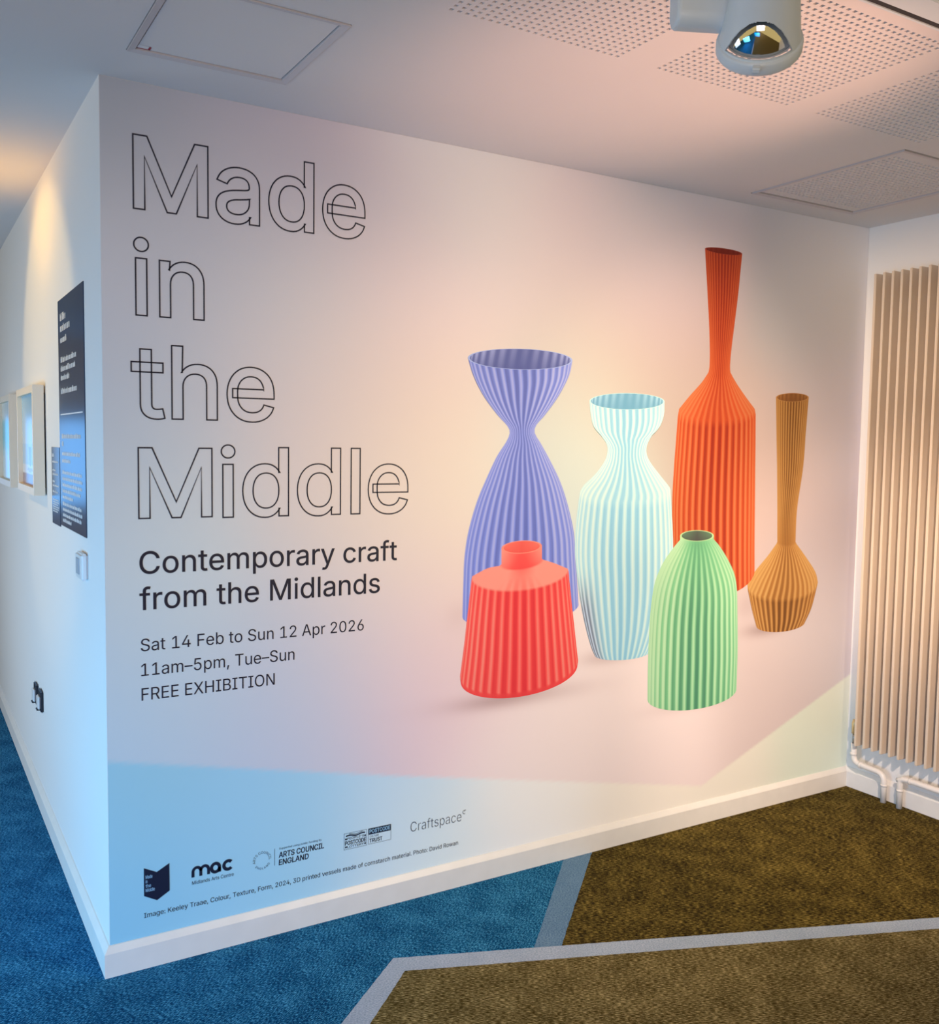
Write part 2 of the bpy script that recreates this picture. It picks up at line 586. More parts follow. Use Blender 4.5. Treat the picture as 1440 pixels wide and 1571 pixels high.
# soft printed shadows under the vessels: centre, half-widths, depth
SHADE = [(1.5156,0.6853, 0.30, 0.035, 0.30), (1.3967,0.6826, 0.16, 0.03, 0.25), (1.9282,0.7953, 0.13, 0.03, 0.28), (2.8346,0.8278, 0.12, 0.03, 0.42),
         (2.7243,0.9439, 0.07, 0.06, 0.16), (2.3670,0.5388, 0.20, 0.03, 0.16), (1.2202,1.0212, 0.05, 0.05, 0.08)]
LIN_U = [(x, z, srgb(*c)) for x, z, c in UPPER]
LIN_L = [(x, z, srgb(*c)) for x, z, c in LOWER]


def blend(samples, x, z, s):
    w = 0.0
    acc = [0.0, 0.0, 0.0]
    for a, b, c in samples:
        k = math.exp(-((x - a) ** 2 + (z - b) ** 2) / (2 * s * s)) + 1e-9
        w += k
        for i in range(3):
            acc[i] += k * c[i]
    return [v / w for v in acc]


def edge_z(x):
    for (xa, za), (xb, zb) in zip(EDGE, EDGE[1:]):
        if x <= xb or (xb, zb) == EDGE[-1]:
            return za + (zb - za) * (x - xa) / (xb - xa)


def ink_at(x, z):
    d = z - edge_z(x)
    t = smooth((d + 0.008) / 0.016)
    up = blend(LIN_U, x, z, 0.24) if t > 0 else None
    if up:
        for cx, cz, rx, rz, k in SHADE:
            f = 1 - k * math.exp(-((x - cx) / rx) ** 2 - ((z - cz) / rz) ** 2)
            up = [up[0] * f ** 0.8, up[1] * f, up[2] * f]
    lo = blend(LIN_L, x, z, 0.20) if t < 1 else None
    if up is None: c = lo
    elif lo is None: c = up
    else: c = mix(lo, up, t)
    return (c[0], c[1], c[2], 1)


def build_mural():
    m = MB()
    y = -0.0008
    za, zb, xa, xb = SK, ROOM_Z - 0.001, 0.001, ROOM_X - 0.001
    nx, nz = 260, 226
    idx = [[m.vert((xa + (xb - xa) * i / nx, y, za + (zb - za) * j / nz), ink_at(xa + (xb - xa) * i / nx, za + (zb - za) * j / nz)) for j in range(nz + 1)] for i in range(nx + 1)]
    for i in range(nx):
        for j in range(nz):
            m.face([idx[i][j], idx[i + 1][j], idx[i + 1][j + 1], idx[i][j + 1]])
    return m.build('wall_mural', INK, ink=True, fix=False)


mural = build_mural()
tag(mural, 'exhibition mural covering the whole facing wall with ribbed vases and outlined title', 'wall mural')

# --- the printed vessels -------------------------------------------------
def vessel(label, layer, rings, n, cols, phase=0.0, ribA=1.0, rim=None, lights=(0.44, 0.38), patch=None):
    """rings: (lx,lz, rx,rz, mx,mz, bright, rib, crease) from the rim down to the foot.
    Drawn flat on the sheet; the ribs are ink."""
    y = -0.0009 - 0.00008 * layer
    m = MB()
    dark, mid, light = [srgb(*c)[:3] for c in cols]

    def ramp(t):
        t = max(0.0, min(1.0, t))
        c = mix(dark, mid, t * 2) if t < 0.5 else mix(mid, light, t * 2 - 1)
        return (c[0], c[1], c[2], 1)
    # refine the profile
    rows = []
    R = [list(r[:8]) for r in rings]
    cre = [r[8] for r in rings]
    for i in range(len(R) - 1):
        a, b = R[i], R[i + 1]
        p0 = R[i - 1] if i > 0 and not cre[i] else a
        p3 = R[i + 2] if i + 2 < len(R) and not cre[i + 1] else b
        seg = max(1, int(max(abs(a[1] - b[1]), abs(a[0] - b[0]), abs(a[3] - b[3])) / 0.012))
        for k in range(seg):
            t = k / seg
            q = []
            for u in range(8):
                if u >= 6:
                    q.append(a[u] + (b[u] - a[u]) * t)
                else:
                    m0 = (b[u] - p0[u]) / (2 if p0 is not a else 1)
                    m1 = (p3[u] - a[u]) / (2 if p3 is not b else 1)
                    t2, t3 = t * t, t * t * t
                    q.append((2 * t3 - 3 * t2 + 1) * a[u] + (t3 - 2 * t2 + t) * m0 + (-2 * t3 + 3 * t2) * b[u] + (t3 - t2) * m1)
            rows.append(q)
    rows.append(R[-1])
    ns = int(n * 5)
    grid = []
    z_top, z_bot = rows[0][5], rows[-1][5]
    for q in rows:
        lx, lz, rx, rz, mx, mz, br, rb = q
        dx, dz = mx - (lx + rx) / 2, mz - (lz + rz) / 2
        row = []
        for s in range(ns + 1):
            th = -math.pi / 2 + math.pi * s / ns
            f = (math.sin(th) + 1) / 2
            x = lx + (rx - lx) * f + dx * math.cos(th)
            z = lz + (rz - lz) * f + dz * math.cos(th)
            ph = n * th + phase
            rid = math.cos(ph)
            st = math.sin(th)
            crest = 2 * smooth((rid + 0.55) / 1.15) - 1
            I = 0.40 + lights[0] * max(0, -st) ** 1.6 + lights[1] * max(0, st) ** 1.6
            I += rb * (0.26 * crest + 0.28 * smooth((rid - 0.7) / 0.3) + 0.24 * math.sin(ph) * st) * (0.30 + 0.70 * math.cos(th)) * ribA
            c = ramp(I * br)
            if patch:
                c = patch(th, (z_top - z) / (z_top - z_bot), ph, c)
            row.append(m.vert((x, y, z), c))
        grid.append(row)
    for a, b in zip(grid, grid[1:]):
        for s in range(ns):
            m.face([a[s], b[s], b[s + 1], a[s + 1]])
    if rim:
        inner, lip, wall_w, ribs = [srgb(*rim[0])[:3], srgb(*rim[1])[:3], rim[2], rim[3]]
        hi = srgb(*rim[4])[:3]
        lx, lz, rx, rz, mx, mz = R[0][:6]
        cx, cz = (lx + rx) / 2, (lz + rz) / 2
        ax, az = (rx - lx) / 2, (rz - lz) / 2
        dx, dz = mx - cx, mz - cz
        K = 120

        def el(t, s, push=0.0):
            return (cx + (ax * math.cos(t) - dx * math.sin(t) * -1 * 1) * s * 1.0 + 0 * push, cz + (az * math.cos(t) + dz * math.sin(t)) * s)
        y2 = y - 0.00003
        o_ = [m.vert((el(2 * math.pi * k / K, 1.0)[0], y2, el(2 * math.pi * k / K, 1.0)[1]), lip + (1,)) for k in range(K)]
        i_ = [m.vert((el(2 * math.pi * k / K, 1 - wall_w)[0], y2, el(2 * math.pi * k / K, 1 - wall_w)[1]), lip + (1,)) for k in range(K)]
        for k in range(K):
            j = (k + 1) % K
            m.face([o_[k], o_[j], i_[j], i_[k]])
        # the inside wall: columns from the front edge up to the back edge
        cols_ = 90
        prev = None
        s = 1 - wall_w
        for k in range(cols_ + 1):
            t = math.pi * k / cols_
            f_ = el(t, s); b_ = el(-t, s)
            rib = smooth(0.5 + 0.5 * math.cos(ribs * (t - math.pi / 2) + 1.2))
            edge = abs(math.cos(t))
            c1 = mix(inner, hi, min(1.0, 0.25 + 0.9 * edge) * (0.12 + 0.88 * rib))
            c2 = mix(inner, hi, 0.5 * edge * rib)
            cur = (m.vert((b_[0], y2, b_[1]), tuple(c1) + (1,)), m.vert((f_[0], y2, f_[1]), tuple(c2) + (1,)))
            if prev:
                m.face([prev[0], prev[1], cur[1], cur[0]])
            prev = cur
    o = m.build('printed_vase', INK, mural, ink=True, fix=False)
    tag(o, label)
    return o


# mustard bottle
vessel('mustard ribbed bottle with a long thin neck', 0, [
    (2.8628,1.8789,3.0800,1.8870,2.9711,1.8629, 0.86, .9, 1), (2.8743,1.7182,3.0696,1.7217,2.9718,1.7019, 0.90, .9, 0), (2.8864,1.5641,3.0605,1.5641,2.9735,1.5474, 0.92, .9, 0), (2.8980,1.3792,3.0310,1.3763,2.9647,1.3640, 0.95, .8, 0),
    (2.9061,1.2272,3.0282,1.2223,2.9674,1.2121, 0.80, .6, 1), (2.9014,1.2184,3.0345,1.2129,2.9682,1.2010, 1.05, .5, 1), (2.8455,1.1637,3.0994,1.1515,2.9724,1.1243, 1.18, .5, 0), (2.7676,1.0977,3.1723,1.0748,2.9683,1.0275, 1.22, .5, 0),
    (2.7235,1.0441,3.1942,1.0236,2.9562,0.9620, 1.20, .55, 1), (2.7266,1.0233,3.1885,1.0022,2.9551,0.9422, 0.70, 1, 1), (2.7583,0.9265,3.1575,0.9091,2.9562,0.8622, 0.80, 1, 0), (2.7892,0.8497,3.1139,0.8391,2.9505,0.8070, 0.80, 1, 1)],
    36, ((96, 61, 32), (167, 116, 61), (200, 157, 97)), ribA=1.25, rim=((126, 82, 45), (184, 135, 82), 0.08, 20, (167, 116, 66)))

# orange bottle
vessel('tall orange ribbed bottle with a slanted rim', 1, [
    (2.4016,2.4822,2.6209,2.4854,2.5103,2.4714, 0.56, .8, 1), (2.4126,2.3931,2.6136,2.4085,2.5124,2.3879, 0.58, .8, 0), (2.4244,2.2949,2.6048,2.3115,2.5142,2.2903, 0.64, .8, 0), (2.4378,2.1782,2.5897,2.1899,2.5136,2.1731, 0.72, .7, 0), (2.4472,2.0694,2.5754,2.0775,2.5112,2.0642, 0.80, .6, 0), (2.4489,1.9964,2.5702,2.0029,2.5095,1.9901, 0.86, .5, 0),
    (2.4432,1.9689,2.5743,1.9755,2.5088,1.9604, 0.92, .45, 1), (2.4058,1.9248,2.6098,1.9340,2.5074,1.9088, 1.08, .4, 0), (2.3399,1.8657,2.6680,1.8782,2.5022,1.8363, 1.12, .4, 0), (2.2822,1.8093,2.7307,1.8233,2.5025,1.7659, 1.10, .4, 1), (2.2763,1.7753,2.7377,1.7991,2.5027,1.7351, 0.80, .95, 1),
    (2.2696,1.6665,2.7432,1.6726,2.5018,1.6163, 0.88, .95, 0), (2.2634,1.5643,2.7470,1.5642,2.5004,1.5098, 0.92, .9, 0), (2.2593,1.4181,2.7532,1.4087,2.5011,1.3578, 0.95, .9, 0), (2.2680,1.2418,2.7594,1.2360,2.5094,1.1671, 0.95, .9, 0), (2.2846,1.0997,2.7658,1.1004,2.5226,0.9975, 0.90, .9, 1)],
    36, ((143, 36, 28), (201, 83, 45), (209, 122, 79)), ribA=1.25, rim=((122, 39, 28), (168, 69, 54), 0.06, 18, (140, 52, 37)))

# blue hourglass
vessel('periwinkle blue hourglass vase with a wide rim', 2, [
    (1.2528,1.9626,1.7230,1.9773,1.4808,1.9310, 0.88, 1, 1), (1.2773,1.8995,1.7086,1.9205,1.4871,1.8741, 0.92, 1, 0), (1.3209,1.8293,1.6624,1.8424,1.4880,1.8104, 0.92, 1, 0), (1.3802,1.7633,1.6025,1.7696,1.4899,1.7526, 0.94, .9, 0), (1.4279,1.7202,1.5602,1.7270,1.4936,1.7181, 0.94, .8, 0), (1.4390,1.6935,1.5525,1.6968,1.4953,1.6914, 0.96, .7, 0),
    (1.4234,1.6598,1.5781,1.6619,1.5000,1.6557, 0.98, .7, 0), (1.3832,1.6052,1.6175,1.6065,1.4986,1.5961, 0.98, .75, 0), (1.3383,1.5215,1.6723,1.5193,1.5017,1.5024, 0.96, .8, 0), (1.2997,1.4388,1.7116,1.4311,1.5002,1.4076, 0.93, .85, 0), (1.2670,1.3368,1.7460,1.3206,1.4992,1.2891, 0.9, .9, 0), (1.2515,1.2493,1.7582,1.2256,1.4967,1.1913, 0.9, .9, 0), (1.2473,1.1665,1.7675,1.1357,1.4989,1.0973, 0.9, .9, 0), (1.2452,1.0191,1.7794,1.0204,1.5036,0.9591, 0.86, .9, 1)],
    36, ((90, 104, 185), (127, 146, 238), (181, 190, 249)), ribA=1.15, rim=((84, 96, 166), (168, 190, 249), 0.035, 28, (162, 174, 234)), lights=(0.30, 0.42))


def grey_patch(th, v, ph, c):
    k = smooth((v - 0.60) / 0.2) * smooth((-th - 0.45) / 0.6)
    g = srgb(*mix((108, 105, 131), (193, 215, 249), 0.5 + 0.5 * math.cos(ph)))
    return mix(c, g, 0.85 * k)


# pale blue vase
vessel('pale ice blue baluster vase with a bowl-shaped mouth', 3, [
    (1.8103,1.8265,2.2012,1.8363,2.0018,1.7982, 0.92, .95, 1), (1.8187,1.7722,2.1994,1.7813,2.0053,1.7444, 0.96, .95, 0), (1.8350,1.7258,2.1770,1.7311,2.0030,1.7020, 0.96, .9, 0), (1.8706,1.6936,2.1375,1.6969,2.0023,1.6767, 0.92, .8, 1), (1.9034,1.6561,2.1136,1.6586,2.0075,1.6444, 0.92, .7, 0), (1.9055,1.6203,2.1118,1.6218,2.0077,1.6083, 0.96, .7, 0), (1.8894,1.5847,2.1346,1.5853,2.0106,1.5679, 1.0, .7, 0), (1.8458,1.5373,2.1880,1.5333,2.0139,1.5089, 1.06, .65, 0), (1.7918,1.4952,2.2422,1.4829,2.0116,1.4509, 1.12, .6, 0),
    (1.7748,1.4710,2.2484,1.4648,2.0056,1.4239, 1.16, .6, 1), (1.7693,1.4403,2.2522,1.4319,2.0045,1.3913, 0.92, .95, 1), (1.7573,1.3419,2.2647,1.3262,2.0040,1.2870, 0.98, .9, 0), (1.7553,1.2394,2.2722,1.2278,2.0065,1.1854, 1.0, .9, 0), (1.7676,1.1440,2.2708,1.1227,2.0124,1.0866, 0.98, .9, 0), (1.7851,1.0474,2.2583,1.0208,2.0158,0.9901, 0.96, .9, 0), (1.8132,0.9412,2.2293,0.9174,2.0169,0.8905, 0.93, .9, 0), (1.8458,0.8495,2.1854,0.8298,2.0129,0.8078, 0.9, .9, 0), (1.8675,0.8096,2.1580,0.7937,2.0109,0.7743, 0.82, .9, 1)],
    36, ((132, 197, 236), (174, 227, 249), (220, 249, 249)), ribA=1.15, rim=((108, 169, 208), (200, 242, 249), 0.035, 28, (167, 219, 249)), patch=grey_patch)

# coral flask
vessel('squat coral red ribbed flask with a short round neck', 4, [
    (1.4110,1.2627,1.5961,1.2635,1.5029,1.2383, 1.25, 0, 1), (1.4117,1.2258,1.5969,1.2319,1.5036,1.2040, 1.10, 0, 0), (1.4122,1.2024,1.5973,1.2129,1.5041,1.1812, 0.95, 0, 1), (1.4042,1.1966,1.6073,1.2086,1.5049,1.1736, 1.75, 0, 1), (1.3489,1.1898,1.6572,1.1933,1.5007,1.1476, 2.0, 0, 0), (1.2847,1.1642,1.7224,1.1681,1.4982,1.1019, 2.0, .1, 1),
    (1.2821,1.1547,1.7259,1.1588,1.4985,1.0916, 0.70, .9, 1), (1.2698,1.0536,1.7414,1.0570,1.4993,0.9839, 0.76, .9, 0), (1.2551,0.9210,1.7627,0.9225,1.5017,0.8404, 0.76, .9, 0), (1.2387,0.7966,1.7830,0.7972,1.5024,0.7071, 0.74, .9, 1), (1.2393,0.7897,1.7826,0.7893,1.5026,0.6976, 0.56, .3, 1), (1.2418,0.7759,1.7804,0.7750,1.5029,0.6843, 0.45, 0, 1)],
    36, ((223, 47, 61), (249, 88, 86), (249, 156, 143)), ribA=1.25, rim=((237, 90, 84), (249, 149, 134), 0.11, 0, (249, 124, 112)))

# green vase
vessel('small mint green ribbed bottle with a dark opening', 5, [
    (2.3091,1.2761,2.5065,1.2688,2.4075,1.2484, 0.90, 0, 1), (2.3108,1.2594,2.5055,1.2547,2.4080,1.2333, 0.80, .1, 1), (2.2737,1.2269,2.5463,1.2188,2.4091,1.1886, 0.92, .35, 0), (2.2212,1.1701,2.5999,1.1559,2.4081,1.1140, 0.97, .5, 0), (2.1846,1.1070,2.6397,1.0930,2.4081,1.0410, 0.97, .65, 0), (2.1673,1.0491,2.6573,1.0278,2.4075,0.9750, 0.94, .75, 0),
    (2.1553,0.9552,2.6655,0.9249,2.4050,0.8740, 0.92, .85, 0), (2.1503,0.8074,2.6753,0.7712,2.4070,0.7211, 0.9, .9, 0), (2.1507,0.6975,2.6763,0.6647,2.4077,0.6126, 0.88, .9, 0), (2.1530,0.5945,2.6763,0.5708,2.4090,0.5140, 0.84, .9, 1)],
    36, ((59, 122, 100), (122, 196, 149), (184, 230, 189)), rim=((78, 78, 79), (182, 221, 168), 0.10, 0, (101, 143, 115)), ribA=1.3, lights=(0.80, 0.42))

# --- lettering -------------------------------------------------------------
# letter outlines: advance, closed contours (1/2000 of the type size)
GLYPHS = {
"'":(412,['156 635 141 1017 271 1017 257 635']),
',':(376,['75 -239 135 142 274 142 169 -239']),
'.':(376,['191 -9 167 -6 145 3 126 18 111 37 102 58 99 82 102 106 111 128 126 147 145 162 167 170 191 173 215 170 236 162 255 147 270 128 279 106 282 82 279 58 270 37 255 18 236 3 215 -6']),
'0':(906,['453 -14 409 -11 368 -4 329 9 293 26 260 48 229 75 202 106 177 142 156 182 138 227 119 288 106 355 98 429 96 508 98 587 106 661 120 728 138 790 157 834 178 875 203 910 230 942 261 969 294 991 330 1009 369 1021 410 1029 453 1031 497 1029 538 1021 577 1009 613 991 646 969 676 942 704 910 728 875 750 834 768 790 787 728 800 661 808 587 811 508 808 429 800 355 787 288 769 227 750 182 729 142 704 106 677 75 647 48 613 26 577 9 539 -4 497 -11', '453 99 482 101 509 107 535 116 558 130 580 147 605 174 627 207 645 244 660 287 672 336 681 388 686 446 688 508 686 571 681 629 672 682 660 730 645 773 627 811 605 843 580 870 558 888 535 902 509 911 482 917 453 919 424 917 397 911 371 902 348 888 326 870 301 843 280 811 262 773 246 730 234 682 225 629 220 571 219 508 220 446 225 388 234 336 246 287 262 244 280 207 301 174 326 147 348 130 371 116 397 107 424 101']),
'1':(906,['153 0 153 109 782 109 782 0', '552 1017 552 0 425 0 425 897 419 897 172 716 172 854 397 1017']),
'2':(906,['128 0 128 95 468 457 521 515 564 565 588 595 607 625 621 653 632 682 638 712 640 743 638 778 629 809 615 837 596 861 573 882 546 898 516 910 483 917 447 919 409 916 375 908 344 895 318 877 295 854 278 827 264 796 257 762 254 724 131 724 134 768 141 810 154 849 172 885 195 917 221 946 252 971 286 992 323 1009 363 1021 405 1029 450 1031 494 1029 536 1022 575 1010 612 993 645 973 675 949 700 921 722 890 740 857 752 822 760 784 762 745 760 708 753 671 742 635 725 599 702 559 672 517 612 445 534 359 305 121 305 113 778 113 778 0']),
'3':(906,['436 -14 390 -12 347 -5 305 5 265 19 228 38 195 60 166 85 140 115 119 147 103 183 93 222 87 264 219 264 224 230 236 200 253 174 275 152 301 133 330 118 364 108 399 102 437 100 477 102 515 109 550 122 581 138 608 160 629 186 642 208 651 233 656 260 658 290 655 326 647 360 632 392 617 414 598 434 576 452 549 467 519 479 484 488 445 493 402 495 313 495 313 598 576 897 576 904 139 904 139 1017 745 1017 745 921 423 557 423 578 466 580 508 579 547 574 583 565 617 552 655 531 689 506 718 478 742 445 761 409 775 371 783 331 786 290 783 246 775 206 761 168 741 132 716 100 687 71 654 46 617 25 576 8 533 -4 486 -11']),
'4':(906,['79 211 79 317 494 1017 621 1017 217 332 217 325 826 325 826 211', '563 0 563 242 563 292 563 635 686 635 686 0']),
'5':(906,['442 -14 398 -11 356 -5 317 7 280 22 246 42 216 65 189 91 166 120 147 152 133 186 124 223 119 261 244 261 250 231 260 203 276 178 296 155 319 136 347 121 376 109 408 102 442 100 472 102 501 107 527 116 552 129 575 145 596 163 613 185 628 209 640 235 649 263 654 293 656 324 654 356 648 387 640 415 627 442 612 467 594 489 573 508 549 524 524 537 496 546 467 552 436 554 402 552 368 546 335 537 304 524 278 509 256 492 135 505 192 1017 733 1017 733 904 301 904 268 603 272 603 296 621 324 637 355 650 388 659 423 665 459 667 504 664 547 656 588 642 625 623 659 599 690 571 717 538 739 502 758 462 771 420 779 374 782 326 779 279 771 233 757 191 738 151 714 115 686 83 653 54 617 30 578 11 535 -3 490 -11']),
'6':(906,['453 -14 407 -11 363 -3 322 11 284 29 250 53 219 81 192 113 169 149 151 188 138 231 130 276 127 324 129 361 135 399 145 438 159 478 187 537 225 604 274 681 505 1017 644 1017 302 522 291 522 308 550 330 575 348 590 369 603 391 614 416 622 442 627 470 628 515 626 557 618 596 606 632 589 664 568 693 542 718 513 739 480 756 443 768 403 775 360 778 314 775 268 767 224 754 183 735 145 712 110 685 79 655 52 620 29 582 10 542 -3 499 -11', '453 97 482 99 509 104 534 113 557 125 585 147 609 172 629 203 643 237 652 274 655 314 652 355 643 393 629 427 609 457 585 482 557 503 534 515 509 524 482 529 453 531 424 529 397 524 371 515 348 503 319 483 295 458 276 428 261 394 253 357 250 317 253 276 261 238 276 203 295 172 319 147 348 125 371 113 397 104 424 99']),
':':(376,['191 -9 167 -6 145 3 126 18 111 37 102 58 99 82 102 106 111 128 126 147 145 162 167 170 191 173 215 170 236 162 255 147 270 128 279 106 282 82 279 58 270 37 255 18 236 3 215 -6', '191 541 167 544 145 553 126 568 111 587 102 608 99 632 102 657 111 678 126 697 145 712 167 721 191 724 215 721 236 712 255 697 270 678 279 657 282 632 279 608 270 587 255 568 236 553 215 544']),
'A':(959,['33 0 403 1017 552 1017 926 0 790 0 574 605 553 668 528 744 464 957 490 957 455 838 426 742 381 605 170 0', '220 284 220 397 740 397 740 284']),
'B':(912,['120 0 120 1017 482 1017 533 1015 579 1008 620 997 658 981 690 962 718 939 742 913 762 884 777 852 788 819 794 784 796 748 794 707 786 671 773 640 756 614 736 591 713 572 686 556 659 543 630 533 630 524 662 519 694 508 726 491 756 468 782 440 805 406 818 377 828 346 834 311 836 272 834 235 827 199 816 165 800 133 780 104 755 78 724 55 689 36 648 20 602 9 550 2 493 0', '249 114 490 114 534 116 574 121 608 130 636 143 660 159 678 179 692 199 703 222 709 247 711 273 708 307 699 338 685 368 665 394 641 417 611 436 577 450 539 459 496 462 249 462', '249 571 476 571 512 573 545 580 576 592 604 609 627 629 646 653 661 680 669 711 672 744 669 777 660 806 646 833 625 858 604 874 579 887 550 896 517 902 480 903 249 903']),
'C':(1020,['535 -14 483 -11 434 -3 387 9 343 27 300 50 261 77 225 109 193 145 165 186 139 230 118 279 102 331 90 387 83 446 81 508 83 571 90 630 102 686 118 738 139 786 165 831 193 871 225 908 261 940 300 967 343 990 387 1008 434 1021 483 1029 535 1031 585 1029 634 1021 680 1009 725 991 766 969 804 942 839 911 869 876 896 837 917 794 934 747 946 696 817 696 807 730 795 761 779 789 760 814 739 837 715 857 688 873 660 887 631 898 599 906 567 910 535 912 489 909 446 900 405 885 367 864 332 838 301 807 273 770 250 728 231 680 218 628 210 570 207 508 210 446 218 389 231 337 250 289 274 247 301 210 333 179 368 153 406 132 446 118 489 109 535 106 567 107 599 112 631 120 660 131 688 144 715 161 739 181 760 203 779 229 795 257 807 288 817 321 946 321 934 271 918 224 896 181 870 142 839 107 805 76 767 49 725 27 681 9 634 -3 586 -11']),
'D':(1004,['438 0 192 0 192 114 429 114 478 116 522 122 563 131 601 144 636 161 667 182 695 206 719 233 740 264 758 298 776 345 788 396 796 451 798 511 796 570 788 624 776 675 758 721 741 755 720 785 696 812 669 836 639 856 606 873 570 886 530 896 487 901 442 903 186 903 186 1017 451 1017 508 1015 563 1008 614 996 661 979 705 957 745 930 782 900 814 865 842 826 867 782 887 735 903 684 914 630 921 572 923 511 921 449 914 391 903 336 887 285 867 237 842 194 813 154 780 119 743 88 701 61 656 39 607 22 554 10 498 2', '249 1017 249 0 120 0 120 1017']),
'E':(837,['120 0 120 1017 745 1017 745 903 249 903 249 572 711 572 711 457 249 457 249 114 750 114 750 0']),
'F':(820,['120 0 120 1017 738 1017 738 903 249 903 249 557 692 557 692 442 249 442 249 0']),
'G':(1041,['537 -14 484 -11 434 -3 386 9 341 27 299 50 259 78 224 110 192 146 163 186 138 231 118 280 101 332 90 387 83 446 81 508 83 571 90 630 101 686 118 738 138 786 163 831 191 871 223 908 259 940 298 967 340 990 384 1008 430 1021 479 1029 530 1031 582 1028 633 1020 681 1007 726 989 768 966 806 939 841 907 872 872 898 833 920 790 937 745 948 697 816 697 804 729 790 759 774 786 756 811 735 834 712 854 687 871 660 886 631 897 599 905 566 910 531 912 486 909 444 900 404 885 366 865 332 839 301 807 273 770 250 728 231 680 218 628 210 570 207 508 210 446 218 389 231 337 250 290 274 247 301 211 333 179 368 153 407 132 448 118 491 109 537 106 579 108 618 115 655 126 689 142 720 163 748 187 772 215 792 247 809 282 820 320 827 361 830 405 869 398 565 398 565 511 956 511 956 400 954 351 947 305 936 261 921 220 902 182 878 146 852 114 822 85 789 60 753 38 714 19 673 5 630 -5 585 -12']),
'H':(1034,['120 0 120 1017 249 1017 249 578 785 578 785 1017 914 1017 914 0 785 0 785 464 249 464 249 0']),
'I':(601,['62 0 62 114 236 114 236 903 62 903 62 1017 539 1017 539 903 365 903 365 114 539 114 539 0']),
'K':(933,['209 291 209 432 278 522 313 565 349 607 423 688 727 1017 897 1017 462 552 455 552', '120 0 120 1017 249 1017 249 668 248 450 249 386 249 0', '744 0 376 518 456 619 897 0']),
'L':(786,['120 0 120 1017 249 1017 249 114 722 114 722 0']),
'M':(1256,['120 0 120 1017 303 1017 554 374 575 318 598 245 623 168 643 98 615 98 636 165 660 242 684 316 705 374 953 1017 1136 1017 1136 0 1009 0 1009 582 1009 654 1010 737 1012 826 1014 914 1026 914 995 819 964 726 935 644 912 582 684 0 572 0 341 582 318 642 290 722 258 815 224 914 238 914 240 832 242 743 243 657 244 582 244 0']),
'N':(1047,['120 0 120 1017 272 1017 686 365 726 301 775 213 801 163 828 110 810 107 805 163 801 216 798 314 798 390 798 1017 927 1017 927 0 774 0 404 580 355 661 296 762 215 904 238 907 244 767 249 656 250 582 250 0']),
'O':(1067,['534 -14 483 -11 434 -3 387 9 343 27 301 50 262 77 226 109 194 145 165 186 140 230 118 279 102 331 90 387 83 446 81 508 83 571 90 630 102 686 118 738 140 786 165 831 194 871 226 908 262 940 301 967 343 990 387 1008 434 1021 483 1029 534 1031 585 1029 634 1021 681 1008 725 990 767 967 806 940 842 908 874 871 903 831 928 786 949 738 965 686 977 630 984 571 986 508 984 446 977 387 965 331 949 279 928 230 903 186 874 145 842 109 806 77 767 50 725 27 681 9 634 -3 585 -11', '534 106 578 109 621 117 661 132 699 152 734 178 765 209 793 246 817 288 836 336 849 388 858 446 860 508 858 571 849 629 836 682 817 729 793 772 765 808 734 840 699 865 661 886 621 900 578 909 534 912 489 909 447 900 407 885 368 865 333 839 302 808 274 771 251 729 231 681 218 628 210 571 207 508 210 446 218 388 231 336 251 288 274 246 302 210 333 178 368 152 407 132 447 117 489 109']),
'P':(889,['120 0 120 1017 470 1017 527 1015 578 1007 624 993 665 975 701 952 732 925 758 894 779 859 796 822 808 782 815 740 817 695 815 651 808 609 796 569 779 531 758 496 732 465 701 438 665 414 624 396 578 382 527 374 470 371 219 371 219 485 465 485 503 487 537 492 568 500 594 512 617 527 637 545 653 565 666 587 679 620 686 656 689 695 686 734 679 770 666 803 653 825 637 845 617 862 594 877 567 889 537 897 502 902 464 904 249 904 249 0']),
'R':(898,['120 0 120 1017 472 1017 528 1015 579 1007 625 995 666 977 702 955 733 929 759 900 781 866 797 830 809 790 816 748 819 704 816 660 809 618 797 579 781 543 759 510 733 481 702 456 666 434 625 417 579 405 528 398 472 395 193 395 193 510 467 510 517 513 559 521 595 534 618 547 638 562 654 580 667 601 680 632 688 666 690 704 688 743 680 778 667 809 654 831 638 849 618 865 595 879 568 890 538 898 504 903 466 904 249 904 249 0', '706 0 460 458 606 458 856 0']),
'S':(893,['447 -18 394 -15 344 -9 298 3 255 18 216 38 182 62 153 89 128 120 107 154 92 191 82 231 76 273 209 273 213 245 221 219 232 196 247 175 271 152 300 132 333 117 369 107 407 100 447 98 492 101 534 108 572 121 606 137 635 158 659 184 673 205 683 228 689 252 691 279 689 302 684 323 676 341 664 358 644 377 620 394 592 409 543 428 490 445 367 479 319 494 276 511 237 531 202 554 172 578 148 606 128 636 115 669 107 706 104 745 107 787 115 826 130 862 150 896 175 926 204 953 238 976 275 996 316 1011 360 1022 406 1029 454 1031 503 1029 549 1022 592 1011 632 995 669 976 701 953 730 927 754 897 774 865 788 831 798 794 802 756 675 756 669 785 659 812 645 835 627 856 604 875 571 893 535 906 494 914 450 917 408 915 370 907 335 896 304 879 278 860 257 836 242 810 233 782 230 751 232 726 238 704 248 684 262 667 285 647 310 630 339 616 383 599 425 587 529 559 574 545 623 527 656 513 687 495 717 475 745 452 769 425 789 395 801 370 810 341 815 311 817 277 814 237 806 198 792 161 773 127 749 95 720 67 686 42 647 21 603 4 555 -8 503 -15']),
'T':(897,['64 903 64 1017 834 1017 834 903 513 903 513 0 385 0 385 903']),
